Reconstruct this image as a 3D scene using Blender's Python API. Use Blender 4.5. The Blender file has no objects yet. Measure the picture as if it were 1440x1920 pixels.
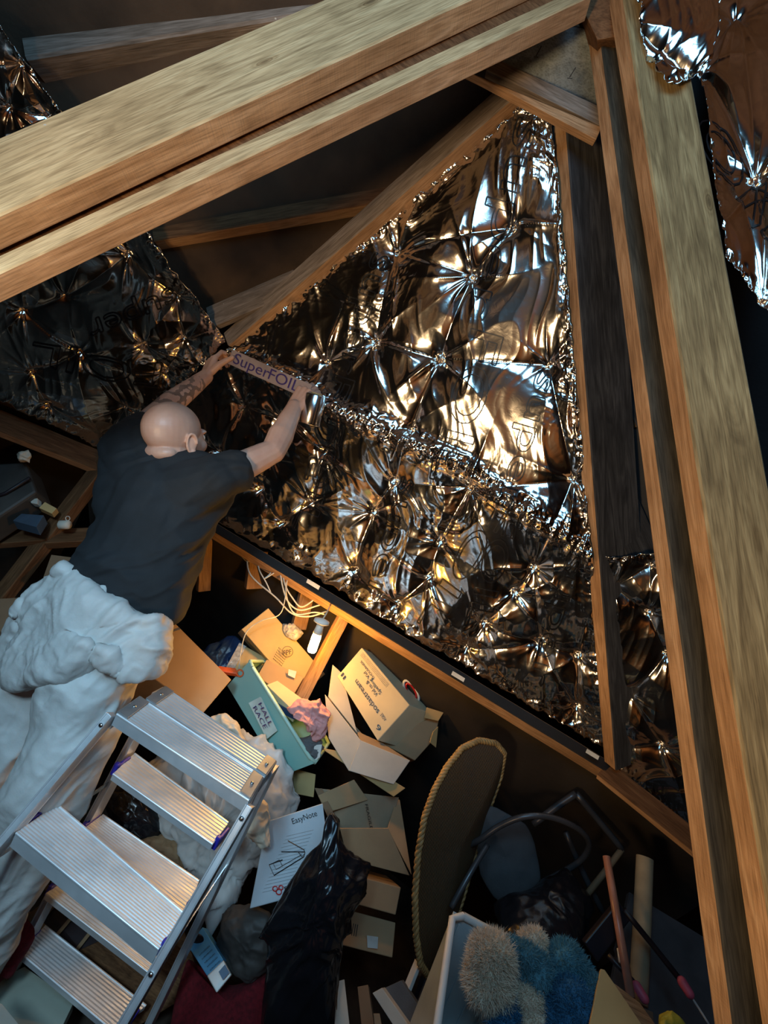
import bpy, bmesh, math, random
import numpy as np
from mathutils import Vector, Matrix, noise as mnoise

# ------------------------------------------------------------------ camera, world, light, exposure
F_PX = 900.0
CAM = Vector((0, 0, 2.0))
PITCH = math.radians(6.0)
CR, SR = 0.8944, 0.4472
FW = Vector((0, math.cos(PITCH), -math.sin(PITCH)))
UP0 = Vector((0, math.sin(PITCH), math.cos(PITCH)))
RT0 = Vector((1, 0, 0))
IR = RT0 * CR + UP0 * SR
IU = UP0 * CR - RT0 * SR
scene = bpy.context.scene
cam_data = bpy.data.cameras.new('camera')
cam = bpy.data.objects.new('camera', cam_data)
scene.collection.objects.link(cam)
cam_data.sensor_fit = 'HORIZONTAL'
cam_data.sensor_width = 36.0
cam_data.lens = F_PX / 1440 * 36.0
cam_data.clip_start = 0.02
cam.matrix_world = Matrix((
    (IR.x, IU.x, -FW.x, CAM.x), (IR.y, IU.y, -FW.y, CAM.y), (IR.z, IU.z, -FW.z, CAM.z), (0, 0, 0, 1)))
scene.camera = cam
scene.view_settings.view_transform = 'Standard'
scene.view_settings.look = 'None'
scene.view_settings.gamma = 1.0
scene.view_settings.exposure = 0.0
w = bpy.data.worlds.new('loft_air'); scene.world = w; w.use_nodes = True
w.node_tree.nodes['Background'].inputs[0].default_value = (0.5, 0.6, 0.8, 1)
w.node_tree.nodes['Background'].inputs[1].default_value = 0.02

def P(px, py, d):
    return CAM + (FW + IR * ((px - 720) / F_PX) - IU * ((py - 960) / F_PX)) * d
def PZ(px, py, z):
    r = P(px, py, 1.0) - CAM
    return CAM + r * ((z - CAM.z) / r.z)
def proj(p):
    q = Vector(p) - CAM
    d = q.dot(FW)
    return 720 + F_PX * q.dot(IR) / d, 960 - F_PX * q.dot(IU) / d, d

def lamp(name, kind, loc, energy, color, size=0.1, target=None, spot=None, size_y=None):
    l = bpy.data.lights.new(name, kind); l.energy = energy; l.color = color
    if kind == 'AREA':
        l.size = size
        if size_y: l.shape = 'RECTANGLE'; l.size_y = size_y
    else:
        l.shadow_soft_size = size
    if spot: l.spot_size = spot; l.spot_blend = 0.6
    o = bpy.data.objects.new(name, l); scene.collection.objects.link(o); o.location = loc
    if target is not None:
        o.rotation_euler = (Vector(target) - Vector(loc)).to_track_quat('-Z', 'Y').to_euler()
    return o
# cool white loft batten light high above and behind the camera; the three spots are added fill lights
lamp('cool_loft_lamp', 'AREA', (-0.35, -0.15, 3.1), 20, (0.30, 0.66, 1.0), 1.3, (-0.1, 1.5, 1.8), size_y=0.8)
lamp('wall_fill_spot', 'SPOT', (0.4, -1.1, 1.7), 60, (1.0, 0.58, 0.22), 0.1, (0.2, -2.2, 1.5), spot=math.radians(130))  # added spot, warms the back wall that the foil reflects
lamp('timber_fill_spot', 'SPOT', (-0.75, -0.75, 1.25), 155, (1.0, 0.69, 0.37), 0.16, (0.25, 0.95, 2.6), spot=math.radians(84))  # added warm fill from behind the camera for the near timbers
lamp('ladder_fill_spot', 'SPOT', (-0.7, -0.7, 2.7), 135, (0.50, 0.79, 1.0), 0.2, (-0.68, 1.1, 1.15), spot=math.radians(46))  # added cool fill aimed at the ladder and overalls

# ------------------------------------------------------------------ noise helpers
def _h(ix, iy, iz, s):
    n = (ix * 374761393 + iy * 668265263 + iz * 2147483647 + s * 974711) & 0xffffffff
    n = ((n ^ (n >> 13)) * 1274126177) & 0xffffffff
    n = (n ^ (n >> 16)) & 0xffffffff
    return n / 4294967295.0
def vnoise(p, s=0):
    p = np.asarray(p, float)
    i = np.floor(p).astype(np.int64); f = p - i; f = f * f * f * (f * (f * 6 - 15) + 10)
    r = 0
    for dx in (0, 1):
        wx = f[:, 0] if dx else 1 - f[:, 0]
        for dy in (0, 1):
            wy = f[:, 1] if dy else 1 - f[:, 1]
            for dz in (0, 1):
                wz = f[:, 2] if dz else 1 - f[:, 2]
                r = r + wx * wy * wz * _h(i[:, 0] + dx, i[:, 1] + dy, i[:, 2] + dz, s)
    return r * 2 - 1
def fbm(p, s=0, o=3):
    r = 0; a = 1.0
    p = np.asarray(p, float)
    for k in range(o):
        r = r + a * vnoise(p * (2.03 ** k) + 17.3 * k, s + k); a *= 0.5
    return r
def ridged(p, s=0, o=3):
    r = 0; a = 1.0
    p = np.asarray(p, float)
    for k in range(o):
        r = r + a * (1 - 2 * np.abs(vnoise(p * (2.1 ** k) + 9.1 * k, s + k))); a *= 0.5
    return r

# ------------------------------------------------------------------ materials
MATS = {}
def newmat(name):
    m = bpy.data.materials.new(name); m.use_nodes = True
    nt = m.node_tree; b = nt.nodes['Principled BSDF']; MATS[name] = m
    return m, nt, b
def tex_chain(nt, scale, coord='Object', vec=(1, 1, 1), detail=4, kind='noise', dist=0.0):
    tc = nt.nodes.new('ShaderNodeTexCoord'); mp = nt.nodes.new('ShaderNodeMapping')
    mp.inputs['Scale'].default_value = vec
    nt.links.new(tc.outputs[coord], mp.inputs[0])
    if kind == 'noise':
        t = nt.nodes.new('ShaderNodeTexNoise'); t.inputs['Scale'].default_value = scale
        t.inputs['Detail'].default_value = detail; t.inputs['Distortion'].default_value = dist
        out = t.outputs['Fac']
    elif kind == 'voronoi':
        t = nt.nodes.new('ShaderNodeTexVoronoi'); t.inputs['Scale'].default_value = scale; out = t.outputs['Distance']
    else:
        t = nt.nodes.new('ShaderNodeTexWave'); t.inputs['Scale'].default_value = scale
        t.inputs['Distortion'].default_value = dist; t.inputs['Detail'].default_value = detail; out = t.outputs['Fac']
    nt.links.new(mp.outputs[0], t.inputs['Vector'])
    return out
def ramp(nt, fac, stops):
    r = nt.nodes.new('ShaderNodeValToRGB'); cr = r.color_ramp
    while len(cr.elements) < len(stops): cr.elements.new(0.5)
    for e, (p, c) in zip(cr.elements, stops): e.position = p; e.color = (*c, 1)
    nt.links.new(fac, r.inputs[0]); return r.outputs[0]
def bump(nt, b, fac, strength, dist=0.002):
    n = nt.nodes.new('ShaderNodeBump'); n.inputs['Strength'].default_value = strength; n.inputs['Distance'].default_value = dist
    nt.links.new(fac, n.inputs['Height']); nt.links.new(n.outputs[0], b.inputs['Normal'])
def mult(nt, c1, c2, f=1.0):
    mx = nt.nodes.new('ShaderNodeMixRGB'); mx.blend_type = 'MULTIPLY'; mx.inputs[0].default_value = f
    nt.links.new(c1, mx.inputs[1]); nt.links.new(c2, mx.inputs[2]); return mx.outputs[0]
def wood(name, c1, c2, c3, rough=0.8, sawn=False, knots=True):
    m, nt, b = newmat(name)
    g = tex_chain(nt, 1.0, vec=(3.5, 30, 30), detail=9, dist=2.2)
    col = ramp(nt, g, [(0.3, c1), (0.5, c2), (0.7, c3)])
    fg = tex_chain(nt, 1.0, vec=(16, 330, 330), detail=4)
    col = mult(nt, col, ramp(nt, fg, [(0.35, (0.6, 0.58, 0.55)), (0.55, (1.05, 1.05, 1.05))]), 0.75)
    if knots:
        k = tex_chain(nt, 1.0, vec=(3.3, 10, 0.0), kind='voronoi', dist=1)
        col = mult(nt, col, ramp(nt, k, [(0.035, (0.16, 0.11, 0.07)), (0.055, (0.5, 0.42, 0.34)), (0.066, (0.25, 0.19, 0.13)), (0.078, (0.8, 0.75, 0.7)), (0.1, (0.65, 0.6, 0.55)), (0.13, (1, 1, 1))]), 0.7)
        fl = tex_chain(nt, 1.0, vec=(45, 60, 60), detail=1)
        r = ramp(nt, fl, [(0.80, (0, 0, 0)), (0.82, (1, 1, 1))])
        mx = nt.nodes.new('ShaderNodeMixRGB'); nt.links.new(r, mx.inputs[0]); nt.links.new(col, mx.inputs[1]); mx.inputs[2].default_value = (0.62, 0.58, 0.5, 1); col = mx.outputs[0]
    col = mult(nt, col, ramp(nt, tex_chain(nt, 4.0, detail=6), [(0.3, (0.6, 0.57, 0.53)), (0.65, (1, 1, 1))]), 0.8)
    nt.links.new(col, b.inputs['Base Color'])
    b.inputs['Roughness'].default_value = rough; b.inputs['Specular IOR Level'].default_value = 0.25
    bf = tex_chain(nt, 1.0, vec=(260, 12, 12), detail=3) if sawn else tex_chain(nt, 1.0, vec=(6, 150, 150), detail=5)
    bump(nt, b, bf, 0.35 if sawn else 0.6, 0.002)
    return m
def plain(name, c, rough=0.5, metal=0.0, var=0.12, scale=12, bs=0.0, bscale=60, spec=None, trans=0.0, coat=0.0):
    m, nt, b = newmat(name)
    n = tex_chain(nt, scale, detail=5)
    lo = tuple(max(0, x * (1 - var * 2)) for x in c); hi = tuple(min(1, x * (1 + var)) for x in c)
    nt.links.new(ramp(nt, n, [(0.3, lo), (0.65, hi)]), b.inputs['Base Color'])
    b.inputs['Roughness'].default_value = rough; b.inputs['Metallic'].default_value = metal
    if bs: bump(nt, b, tex_chain(nt, bscale, detail=3), bs, 0.002)
    if spec is not None: b.inputs['Specular IOR Level'].default_value = spec
    if trans: b.inputs['Transmission Weight'].default_value = trans
    if coat: b.inputs['Coat Weight'].default_value = coat
    return m
wood('grey_planed_wood', (0.42, 0.285, 0.145), (0.64, 0.45, 0.24), (0.80, 0.60, 0.34))
wood('olive_planed_wood', (0.17, 0.117, 0.055), (0.29, 0.207, 0.10), (0.42, 0.315, 0.16))
wood('dusty_wood', (0.17, 0.135, 0.11), (0.26, 0.21, 0.175), (0.36, 0.30, 0.26), rough=0.9)
wood('orange_lit_sawn_wood', (0.36, 0.20, 0.10), (0.49, 0.285, 0.15), (0.60, 0.38, 0.22), sawn=True, knots=False)  # sawn wood, with the warm light on edges partly in its colour
wood('bright_lit_sawn_wood', (0.50, 0.29, 0.155), (0.66, 0.40, 0.225), (0.80, 0.52, 0.32), sawn=True, knots=False)  # brighter copy of the sawn wood, light on the top-left edges put into colour
wood('brown_wood', (0.10, 0.045, 0.018), (0.17, 0.08, 0.035), (0.24, 0.12, 0.055), knots=False)
wood('black_wood', (0.025, 0.025, 0.028), (0.05, 0.05, 0.055), (0.09, 0.09, 0.095), knots=False)  # near-black wood tone for rafter and strut sides
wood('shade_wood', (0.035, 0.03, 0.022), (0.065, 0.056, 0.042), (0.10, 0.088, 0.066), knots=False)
wood('pale_board_wood', (0.20, 0.235, 0.25), (0.27, 0.315, 0.33), (0.34, 0.385, 0.40), knots=False)
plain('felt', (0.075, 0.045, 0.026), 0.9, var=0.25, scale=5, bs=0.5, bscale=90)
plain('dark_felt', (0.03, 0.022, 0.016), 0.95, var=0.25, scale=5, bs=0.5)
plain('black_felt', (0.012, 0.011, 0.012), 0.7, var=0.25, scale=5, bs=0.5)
plain('carpet_red', (0.16, 0.006, 0.012), 0.95, var=0.2, scale=90, bs=0.8, bscale=300)
plain('floor_dust', (0.05, 0.035, 0.025), 0.95, var=0.3, scale=8)
# foil
def foilmat(name, c, rough):
    m, nt, b = newmat(name)
    n = tex_chain(nt, 3.0, detail=4)
    nt.links.new(ramp(nt, n, [(0.3, tuple(x * 0.86 for x in c)), (0.7, c)]), b.inputs['Base Color'])
    b.inputs['Metallic'].default_value = 1.0; b.inputs['Roughness'].default_value = rough
    b.inputs['Thin Film IOR'].default_value = 1.7
    tf = nt.nodes.new('ShaderNodeMapRange'); tf.inputs['To Min'].default_value = 330; tf.inputs['To Max'].default_value = 560
    nt.links.new(tex_chain(nt, 5.0, detail=2), tf.inputs['Value']); nt.links.new(tf.outputs[0], b.inputs['Thin Film Thickness'])
    bump(nt, b, tex_chain(nt, 30, detail=3, dist=0.6), 0.12, 0.004)
    return m
foilmat('foil', (0.93, 0.88, 0.83), 0.145)
foilmat('foil_tape', (0.80, 0.80, 0.82), 0.2)
plain('print_black', (0.006, 0.006, 0.008), 0.4, var=0)
plain('print_purple', (0.06, 0.04, 0.17), 0.4, var=0)
plain('tape_pinkish', (0.50, 0.39, 0.37), 0.35, metal=0.3, var=0.1)
# aluminium
m, nt, b = newmat('aluminium')
g = tex_chain(nt, 6, vec=(1, 1, 1), detail=6)
nt.links.new(ramp(nt, g, [(0.3, (0.62, 0.64, 0.66)), (0.7, (0.86, 0.88, 0.90))]), b.inputs['Base Color'])
nt.links.new(ramp(nt, tex_chain(nt, 30, detail=5), [(0.3, (0.3,) * 3), (0.7, (0.5,) * 3)]), b.inputs['Roughness'])
b.inputs['Metallic'].default_value = 0.5
plain('bracket_grey', (0.32, 0.34, 0.36), 0.4, metal=0.6)
plain('blue_plastic', (0.035, 0.03, 0.42), 0.4)
plain('steel', (0.6, 0.6, 0.6), 0.25, metal=1)
# card
def card(name, c, rough=0.8):
    m, nt, b = newmat(name)
    n = tex_chain(nt, 7, detail=6)
    nt.links.new(ramp(nt, n, [(0.3, tuple(x * 0.82 for x in c)), (0.7, c)]), b.inputs['Base Color'])
    b.inputs['Roughness'].default_value = rough
    bump(nt, b, tex_chain(nt, 25, detail=4), 0.25, 0.004)
    return m
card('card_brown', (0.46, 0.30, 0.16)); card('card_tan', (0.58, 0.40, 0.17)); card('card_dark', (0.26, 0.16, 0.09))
card('card_white', (0.72, 0.66, 0.56)); card('card_inner', (0.42, 0.30, 0.19)); card('card_print', (0.78, 0.66, 0.42))
card('card_pale_green', (0.42, 0.44, 0.36)); card('card_laptop', (0.66, 0.74, 0.80), 0.45)
plain('clear_tape', (0.62, 0.52, 0.38), 0.15, var=0.05)
plain('paper', (0.78, 0.76, 0.70), 0.7); plain('paper_note', (0.62, 0.70, 0.62), 0.7)
plain('tub_green', (0.30, 0.58, 0.52), 0.32, var=0.04, scale=3)
plain('tub_rim', (0.50, 0.76, 0.64), 0.3, var=0.03)
plain('pink_cloth', (0.85, 0.40, 0.38), 0.85, bs=0.4)
plain('orange_plastic', (0.85, 0.13, 0.03), 0.35)
plain('red_plastic', (0.6, 0.02, 0.02), 0.3)
plain('white_plastic', (0.78, 0.77, 0.72), 0.35, var=0.04)
plain('bin_plastic', (0.50, 0.58, 0.60), 0.32, var=0.06)
plain('bag_white', (0.62, 0.62, 0.60), 0.38, var=0.06, scale=4)
plain('bag_cream', (0.72, 0.64, 0.50), 0.4, var=0.06, scale=4)
plain('bag_black', (0.012, 0.012, 0.015), 0.22, var=0.1)
plain('bubble_wrap', (0.45, 0.42, 0.36), 0.15, var=0.2, scale=60, bs=1.0, bscale=90)
plain('cable_white', (0.66, 0.62, 0.52), 0.4); plain('cable_black', (0.02, 0.02, 0.02), 0.4)
plain('fur_cream', (0.78, 0.66, 0.50), 0.9, var=0.1); plain('fur_blue', (0.035, 0.16, 0.30), 0.9, var=0.2, scale=9)
plain('fur_teal', (0.10, 0.27, 0.34), 0.9, var=0.2, scale=9)
plain('cushion_grey', (0.12, 0.12, 0.125), 0.8, var=0.1, bs=0.3, bscale=200)
plain('tube_grey', (0.13, 0.125, 0.13), 0.35, metal=0.5)
plain('copper_pole', (0.42, 0.19, 0.13), 0.3); plain('kraft_tube', (0.46, 0.36, 0.22), 0.8)
plain('dark_plastic', (0.015, 0.011, 0.016), 0.45); plain('pink_plastic', (0.55, 0.10, 0.17), 0.5)
plain('grey_panel', (0.085, 0.08, 0.085), 0.8); plain('case_grey', (0.06, 0.055, 0.05), 0.6)
plain('blue_pack', (0.10, 0.36, 0.62), 0.35); plain('dull_blue', (0.06, 0.09, 0.13), 0.6); plain('navy', (0.02, 0.05, 0.13), 0.3)
plain('yellow_plastic', (0.55, 0.50, 0.06), 0.5)
plain('green_blob', (0.1, 0.3, 0.12), 0.5)
plain('glass_clear', (0.8, 0.8, 0.8), 0.1)
# wicker; base colour lowered for the shade inside the dish
m, nt, b = newmat('wicker')
wv = tex_chain(nt, 55, vec=(1, 1, 1), kind='wave', detail=1, dist=1.0)
nt.links.new(ramp(nt, wv, [(0.2, (0.06, 0.03, 0.012)), (0.7, (0.20, 0.115, 0.045))]), b.inputs['Base Color'])
b.inputs['Roughness'].default_value = 0.6; bump(nt, b, wv, 0.9, 0.004)
plain('wicker_rim', (0.50, 0.31, 0.12), 0.5, var=0.2, scale=40)
plain('wicker_rod', (0.30, 0.19, 0.10), 0.7)
# person
m, nt, b = newmat('skin')
n = tex_chain(nt, 9, detail=6)
nt.links.new(ramp(nt, n, [(0.3, (0.50, 0.28, 0.21)), (0.55, (0.62, 0.38, 0.29)), (0.75, (0.70, 0.46, 0.37))]), b.inputs['Base Color'])
b.inputs['Roughness'].default_value = 0.42; b.inputs['Subsurface Weight'].default_value = 0.12
b.inputs['Subsurface Radius'].default_value = (0.02, 0.008, 0.004)
bump(nt, b, tex_chain(nt, 140, detail=3), 0.12, 0.001)
plain('tattoo_ink', (0.24, 0.155, 0.125), 0.5, var=0.2)
plain('shirt_cloth', (0.011, 0.0135, 0.017), 0.85, var=0.15, bs=0.3, bscale=400)
plain('overall_cloth', (0.58, 0.57, 0.55), 0.6, var=0.05, bs=0.25, bscale=160)
MATS['overall_cloth'].node_tree.nodes['Principled BSDF'].inputs['Subsurface Weight'].default_value = 0.1
m, nt, b = newmat('bulb_glow')
b.inputs['Base Color'].default_value = (1, 0.85, 0.5, 1)
b.inputs['Emission Color'].default_value = (1.0, 0.47, 0.07, 1); b.inputs['Emission Strength'].default_value = 260

# ------------------------------------------------------------------ object helpers
WLOC = {}
def link(o, parent, c):
    scene.collection.objects.link(o); WLOC[o] = Vector(c)
    if parent is not None:
        o.parent = parent; o.location = Vector(c) - WLOC[parent]
    else:
        o.location = c
def tag(o, label, cat, group=None, kind=None):
    if label: o['label'] = label
    if cat: o['category'] = cat
    if group: o['group'] = group
    if kind: o['kind'] = kind
    return o
def thing(name, loc, label, cat, group=None):
    o = bpy.data.objects.new(name, None); o.empty_display_size = 0.05
    link(o, None, Vector(loc)); return tag(o, label, cat, group)
def mesh(name, verts, faces, mat, parent=None, smooth=False, mats=None, fmi=None):
    v = np.array([tuple(x) for x in verts], float) if not isinstance(verts, np.ndarray) else verts
    c = (v.min(0) + v.max(0)) / 2
    if parent is None: c[2] = v[:, 2].min()
    me = bpy.data.meshes.new(name); me.from_pydata((v - c).tolist(), [], [tuple(f) for f in faces])
    for mm in (mats or [mat]): me.materials.append(MATS[mm])
    if fmi is not None: me.polygons.foreach_set('material_index', fmi)
    if smooth: me.polygons.foreach_set('use_smooth', [True] * len(me.polygons))
    me.update()
    o = bpy.data.objects.new(name, me); link(o, parent, c.tolist()); return o
class MB:
    def __init__(s): s.v = []; s.f = []
    def add(s, v, f):
        k = len(s.v); s.v += [tuple(x) for x in v]; s.f += [tuple(i + k for i in t) for t in f]; return s
    def tube(s, pts, r, n=8, cap=True):
        pts = [Vector(p) for p in pts]; rr = r if isinstance(r, (list, tuple)) else [r] * len(pts)
        t0 = (pts[1] - pts[0]).normalized(); a = t0.orthogonal().normalized(); vs = []
        for i, p in enumerate(pts):
            t = (pts[min(i + 1, len(pts) - 1)] - pts[max(i - 1, 0)])
            t = t.normalized() if t.length > 1e-9 else t0
            a = (a - t * a.dot(t)).normalized(); b = t.cross(a)
            for k in range(n):
                an = 2 * math.pi * k / n; vs.append(p + (a * math.cos(an) + b * math.sin(an)) * rr[i])
        fs = [(i * n + k, i * n + (k + 1) % n, (i + 1) * n + (k + 1) % n, (i + 1) * n + k) for i in range(len(pts) - 1) for k in range(n)]
        if cap: fs += [tuple(range(n - 1, -1, -1)), tuple(range((len(pts) - 1) * n, len(pts) * n))]
        return s.add(vs, fs)
    def box(s, o, u, v, w):
        o, u, v, w = map(Vector, (o, u, v, w))
        if u.cross(v).dot(w) < 0: u, v = v, u
        p = [o, o + u, o + u + v, o + v]; p += [q + w for q in p]
        return s.add(p, [(3, 2, 1, 0), (4, 5, 6, 7), (0, 1, 5, 4), (1, 2, 6, 5), (2, 3, 7, 6), (3, 0, 4, 7)])
    def hexa(s, q, b):
        return s.add(list(q) + list(b), [(0, 1, 2, 3), (7, 6, 5, 4), (4, 5, 1, 0), (5, 6, 2, 1), (6, 7, 3, 2), (7, 4, 0, 3)])
    def capsule(s, p0, r0, p1, r1, n=14, m=5):
        p0, p1 = Vector(p0), Vector(p1); t = (p1 - p0).normalized(); pts = []; rr = []
        for i in range(m + 1):
            a = math.pi / 2 * (1 - i / m); pts.append(p0 - t * r0 * math.sin(a)); rr.append(max(r0 * math.cos(a), r0 * 0.02))
        for i in range(m + 1):
            a = math.pi / 2 * i / m; pts.append(p1 + t * r1 * math.sin(a)); rr.append(max(r1 * math.cos(a), r1 * 0.02))
        return s.tube_straight(pts, rr, t, n)
    def tube_straight(s, pts, rr, t, n):
        a = t.orthogonal().normalized(); b = t.cross(a); vs = []
        for p, r in zip(pts, rr):
            for k in range(n):
                an = 2 * math.pi * k / n; vs.append(p + (a * math.cos(an) + b * math.sin(an)) * r)
        L = len(pts)
        fs = [(i * n + k, i * n + (k + 1) % n, (i + 1) * n + (k + 1) % n, (i + 1) * n + k) for i in range(L - 1) for k in range(n)]
        fs += [tuple(range(n - 1, -1, -1)), tuple(range((L - 1) * n, L * n))]
        return s.add(vs, fs)
    def ellipsoid(s, c, ax, ay, az, n=24, m=16):
        c, ax, ay, az = map(Vector, (c, ax, ay, az))
        if ax.cross(ay).dot(az) < 0: ax = -ax
        vs = [c + az]; 
        for i in range(1, m):
            th = math.pi * i / m
            for k in range(n):
                ph = 2 * math.pi * k / n
                vs.append(c + az * math.cos(th) + (ax * math.cos(ph) + ay * math.sin(ph)) * math.sin(th))
        vs.append(c - az); fs = []
        for k in range(n):
            fs.append((0, 1 + k, 1 + (k + 1) % n)); fs.append((len(vs) - 1, 1 + (m - 2) * n + (k + 1) % n, 1 + (m - 2) * n + k))
        for i in range(m - 2):
            for k in range(n):
                a = 1 + i * n + k; b2 = 1 + i * n + (k + 1) % n; fs.append((a, a + n, b2 + n, b2))
        return s.add(vs, fs)
    def build(s, name, mat, parent=None, smooth=False):
        return mesh(name, s.v, s.f, mat, parent, smooth)
def bevel(o, w=0.002, seg=2):
    m = o.modifiers.new('b', 'BEVEL'); m.width = w; m.segments = seg; m.limit_method = 'ANGLE'; return o
def remeshed(mb, name, voxel, mat, parent, disp=None, smooth_iter=4, mats=None, matfn=None):
    me = bpy.data.meshes.new('t'); me.from_pydata([tuple(v) for v in mb.v], [], mb.f); me.update()
    o = bpy.data.objects.new('t', me); scene.collection.objects.link(o)
    r = o.modifiers.new('r', 'REMESH'); r.mode = 'VOXEL'; r.voxel_size = voxel
    if smooth_iter:
        s = o.modifiers.new('s', 'SMOOTH'); s.factor = 0.5; s.iterations = smooth_iter
    dg = bpy.context.evaluated_depsgraph_get(); dg.update()
    out = bpy.data.meshes.new_from_object(o.evaluated_get(dg))
    bpy.data.objects.remove(o)
    n = len(out.vertices); co = np.zeros(n * 3); no = np.zeros(n * 3)
    out.vertices.foreach_get('co', co); out.vertices.foreach_get('normal', no); co = co.reshape(-1, 3); no = no.reshape(-1, 3)
    if disp is not None: co = co + no * disp(co, no)[:, None]
    c = (co.min(0) + co.max(0)) / 2
    if parent is None: c[2] = co[:, 2].min()
    out.vertices.foreach_set('co', (co - c).ravel()); out.name = name
    for mm in (mats or [mat]): out.materials.append(MATS[mm])
    if matfn is not None:
        ce = np.zeros(len(out.polygons) * 3); out.update(); out.polygons.foreach_get('center', ce)
        out.polygons.foreach_set('material_index', matfn(ce.reshape(-1, 3) + c).astype(np.int32))
    out.polygons.foreach_set('use_smooth', [True] * len(out.polygons)); out.update()
    o = bpy.data.objects.new(name, out); link(o, parent, c.tolist()); return o

def beam(name, p0, p1, ref, W1, W2, theta, face, edge, label, cat, group=None, kind=None, wob=0.0015):
    A, B = P(*p0), P(*p1); mid = (A + B) / 2; X = (B - A); L = X.length; X.normalize()
    v = (mid - CAM).normalized(); n2 = (v - X * v.dot(X)).normalized(); n1 = X.cross(n2).normalized()
    mx, my, md = proj(mid); q = P(ref[0], ref[1], md) - mid
    if q.dot(n1) < 0: n1 = -n1
    th = math.radians(theta); k = md / F_PX
    a = W1 * k / math.cos(th); b = W2 * k / math.sin(th)
    Y = n1 * math.cos(th) + n2 * math.sin(th); Z = -n1 * math.sin(th) + n2 * math.cos(th)
    if X.cross(Y).dot(Z) < 0: A = A + X * L; X = -X
    N = 40; rnd = random.Random(hash(name) % 99 + int(p0[0])); vs = []; ch = min(a, b) * 0.06
    prof = [(ch, 0), (a - ch, 0), (a, ch), (a, b - ch), (a - ch, b), (ch, b), (0, b - ch), (0, ch)]
    for i in range(N + 1):
        x = L * i / N
        for (y, z) in prof:
            s = mnoise.noise(Vector((x * 7, y * 40 + p0[0], z * 40))) * wob
            vs.append((x, y + s, z + s * 0.7))
    fs = []; mi = []
    for i in range(N):
        for k2 in range(8):
            j = (k2 + 1) % 8; fs.append((i * 8 + k2, i * 8 + j, (i + 1) * 8 + j, (i + 1) * 8 + k2)); mi.append(0 if k2 in (0, 4, 7) else 1)
    fs += [tuple(range(8)), tuple(range(N * 8 + 7, N * 8 - 1, -1))]; mi += [1, 1]
    me = bpy.data.meshes.new(name); me.from_pydata(vs, [], fs)
    me.materials.append(MATS[face]); me.materials.append(MATS[edge]); me.polygons.foreach_set('material_index', mi)
    bm = bmesh.new(); bm.from_mesh(me); bmesh.ops.recalc_face_normals(bm, faces=bm.faces); bm.to_mesh(me); bm.free(); me.update()
    o = bpy.data.objects.new(name, me); scene.collection.objects.link(o)
    o.matrix_world = Matrix(((X.x, Y.x, Z.x, A.x), (X.y, Y.y, Z.y, A.y), (X.z, Y.z, Z.z, A.z), (0, 0, 0, 1)))
    return tag(o, label, cat, group, kind)

class Pl:   # plane through three (px,py,d)
    def __init__(s, *pts):
        M = np.array([[1, p[0], p[1]] for p in pts], float); s.k = np.linalg.solve(M, np.array([1 / p[2] for p in pts]))
    def d(s, x, y): return 1 / (s.k[0] + s.k[1] * x + s.k[2] * y)
    def p(s, x, y, off=0.0): return P(x, y, s.d(x, y)) + s.n() * off
    def n(s):
        a, b, c = P(700, 900, s.d(700, 900)), P(800, 900, s.d(800, 900)), P(700, 1000, s.d(700, 1000))
        n = (b - a).cross(c - a).normalized(); return n if n.dot(CAM - a) > 0 else -n   # towards the camera

def slab(name, q, thick, mat, parent=None, bev=0.0015, thick_dir=None):
    pts = [P(*c) for c in q]
    nn = (pts[1] - pts[0]).cross(pts[2] - pts[0]); r = P(q[3][0], q[3][1], 1.0) - CAM
    if abs(r.dot(nn)) > 1e-9:
        d3 = (pts[0] - CAM).dot(nn) / r.dot(nn)
        if 0.8 * q[3][2] < d3 < 1.25 * q[3][2]: pts[3] = CAM + r * d3
    c = sum(pts, Vector()) / 4
    n = (pts[2] - pts[0]).cross(pts[3] - pts[1]).normalized()
    if n.dot(CAM - c) > 0: n = -n
    if thick_dir is not None: n = Vector(thick_dir).normalized()
    m = MB(); m.hexa(pts, [p + n * thick for p in pts])
    o = m.build(name, mat, parent)
    bm = bmesh.new(); bm.from_mesh(o.data); bmesh.ops.recalc_face_normals(bm, faces=bm.faces); bm.to_mesh(o.data); bm.free()
    if bev: bevel(o, bev)
    return o
def face_map(q):
    pts = [P(*c) for c in q]
    def f(u, v, off=0.0):
        a = pts[0].lerp(pts[1], u); b = pts[3].lerp(pts[2], u); p = a.lerp(b, v)
        n = (pts[1] - pts[0]).cross(pts[3] - pts[0]).normalized()
        if n.dot(CAM - p) < 0: n = -n
        return p + n * off
    return f
FONT_CACHE = {}
def text_geo(s, outline=False):
    key = (s, outline)
    if key in FONT_CACHE: return FONT_CACHE[key]
    cu = bpy.data.curves.new('t', 'FONT'); cu.body = s; cu.size = 1.0; cu.resolution_u = 4
    cu.fill_mode = 'NONE' if outline else 'BOTH'
    o = bpy.data.objects.new('t', cu); scene.collection.objects.link(o)
    dg = bpy.context.evaluated_depsgraph_get(); dg.update()
    me = bpy.data.meshes.new_from_object(o.evaluated_get(dg))
    v = np.array([x.co[:2] for x in me.vertices]); f = [tuple(p.vertices) for p in me.polygons]; e = [tuple(x.vertices) for x in me.edges]
    bpy.data.objects.remove(o); bpy.data.meshes.remove(me)
    w0, w1 = v[:, 0].min(), v[:, 0].max(); v[:, 0] -= w0
    FONT_CACHE[key] = (v, f, e, w1 - w0); return FONT_CACHE[key]
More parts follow.
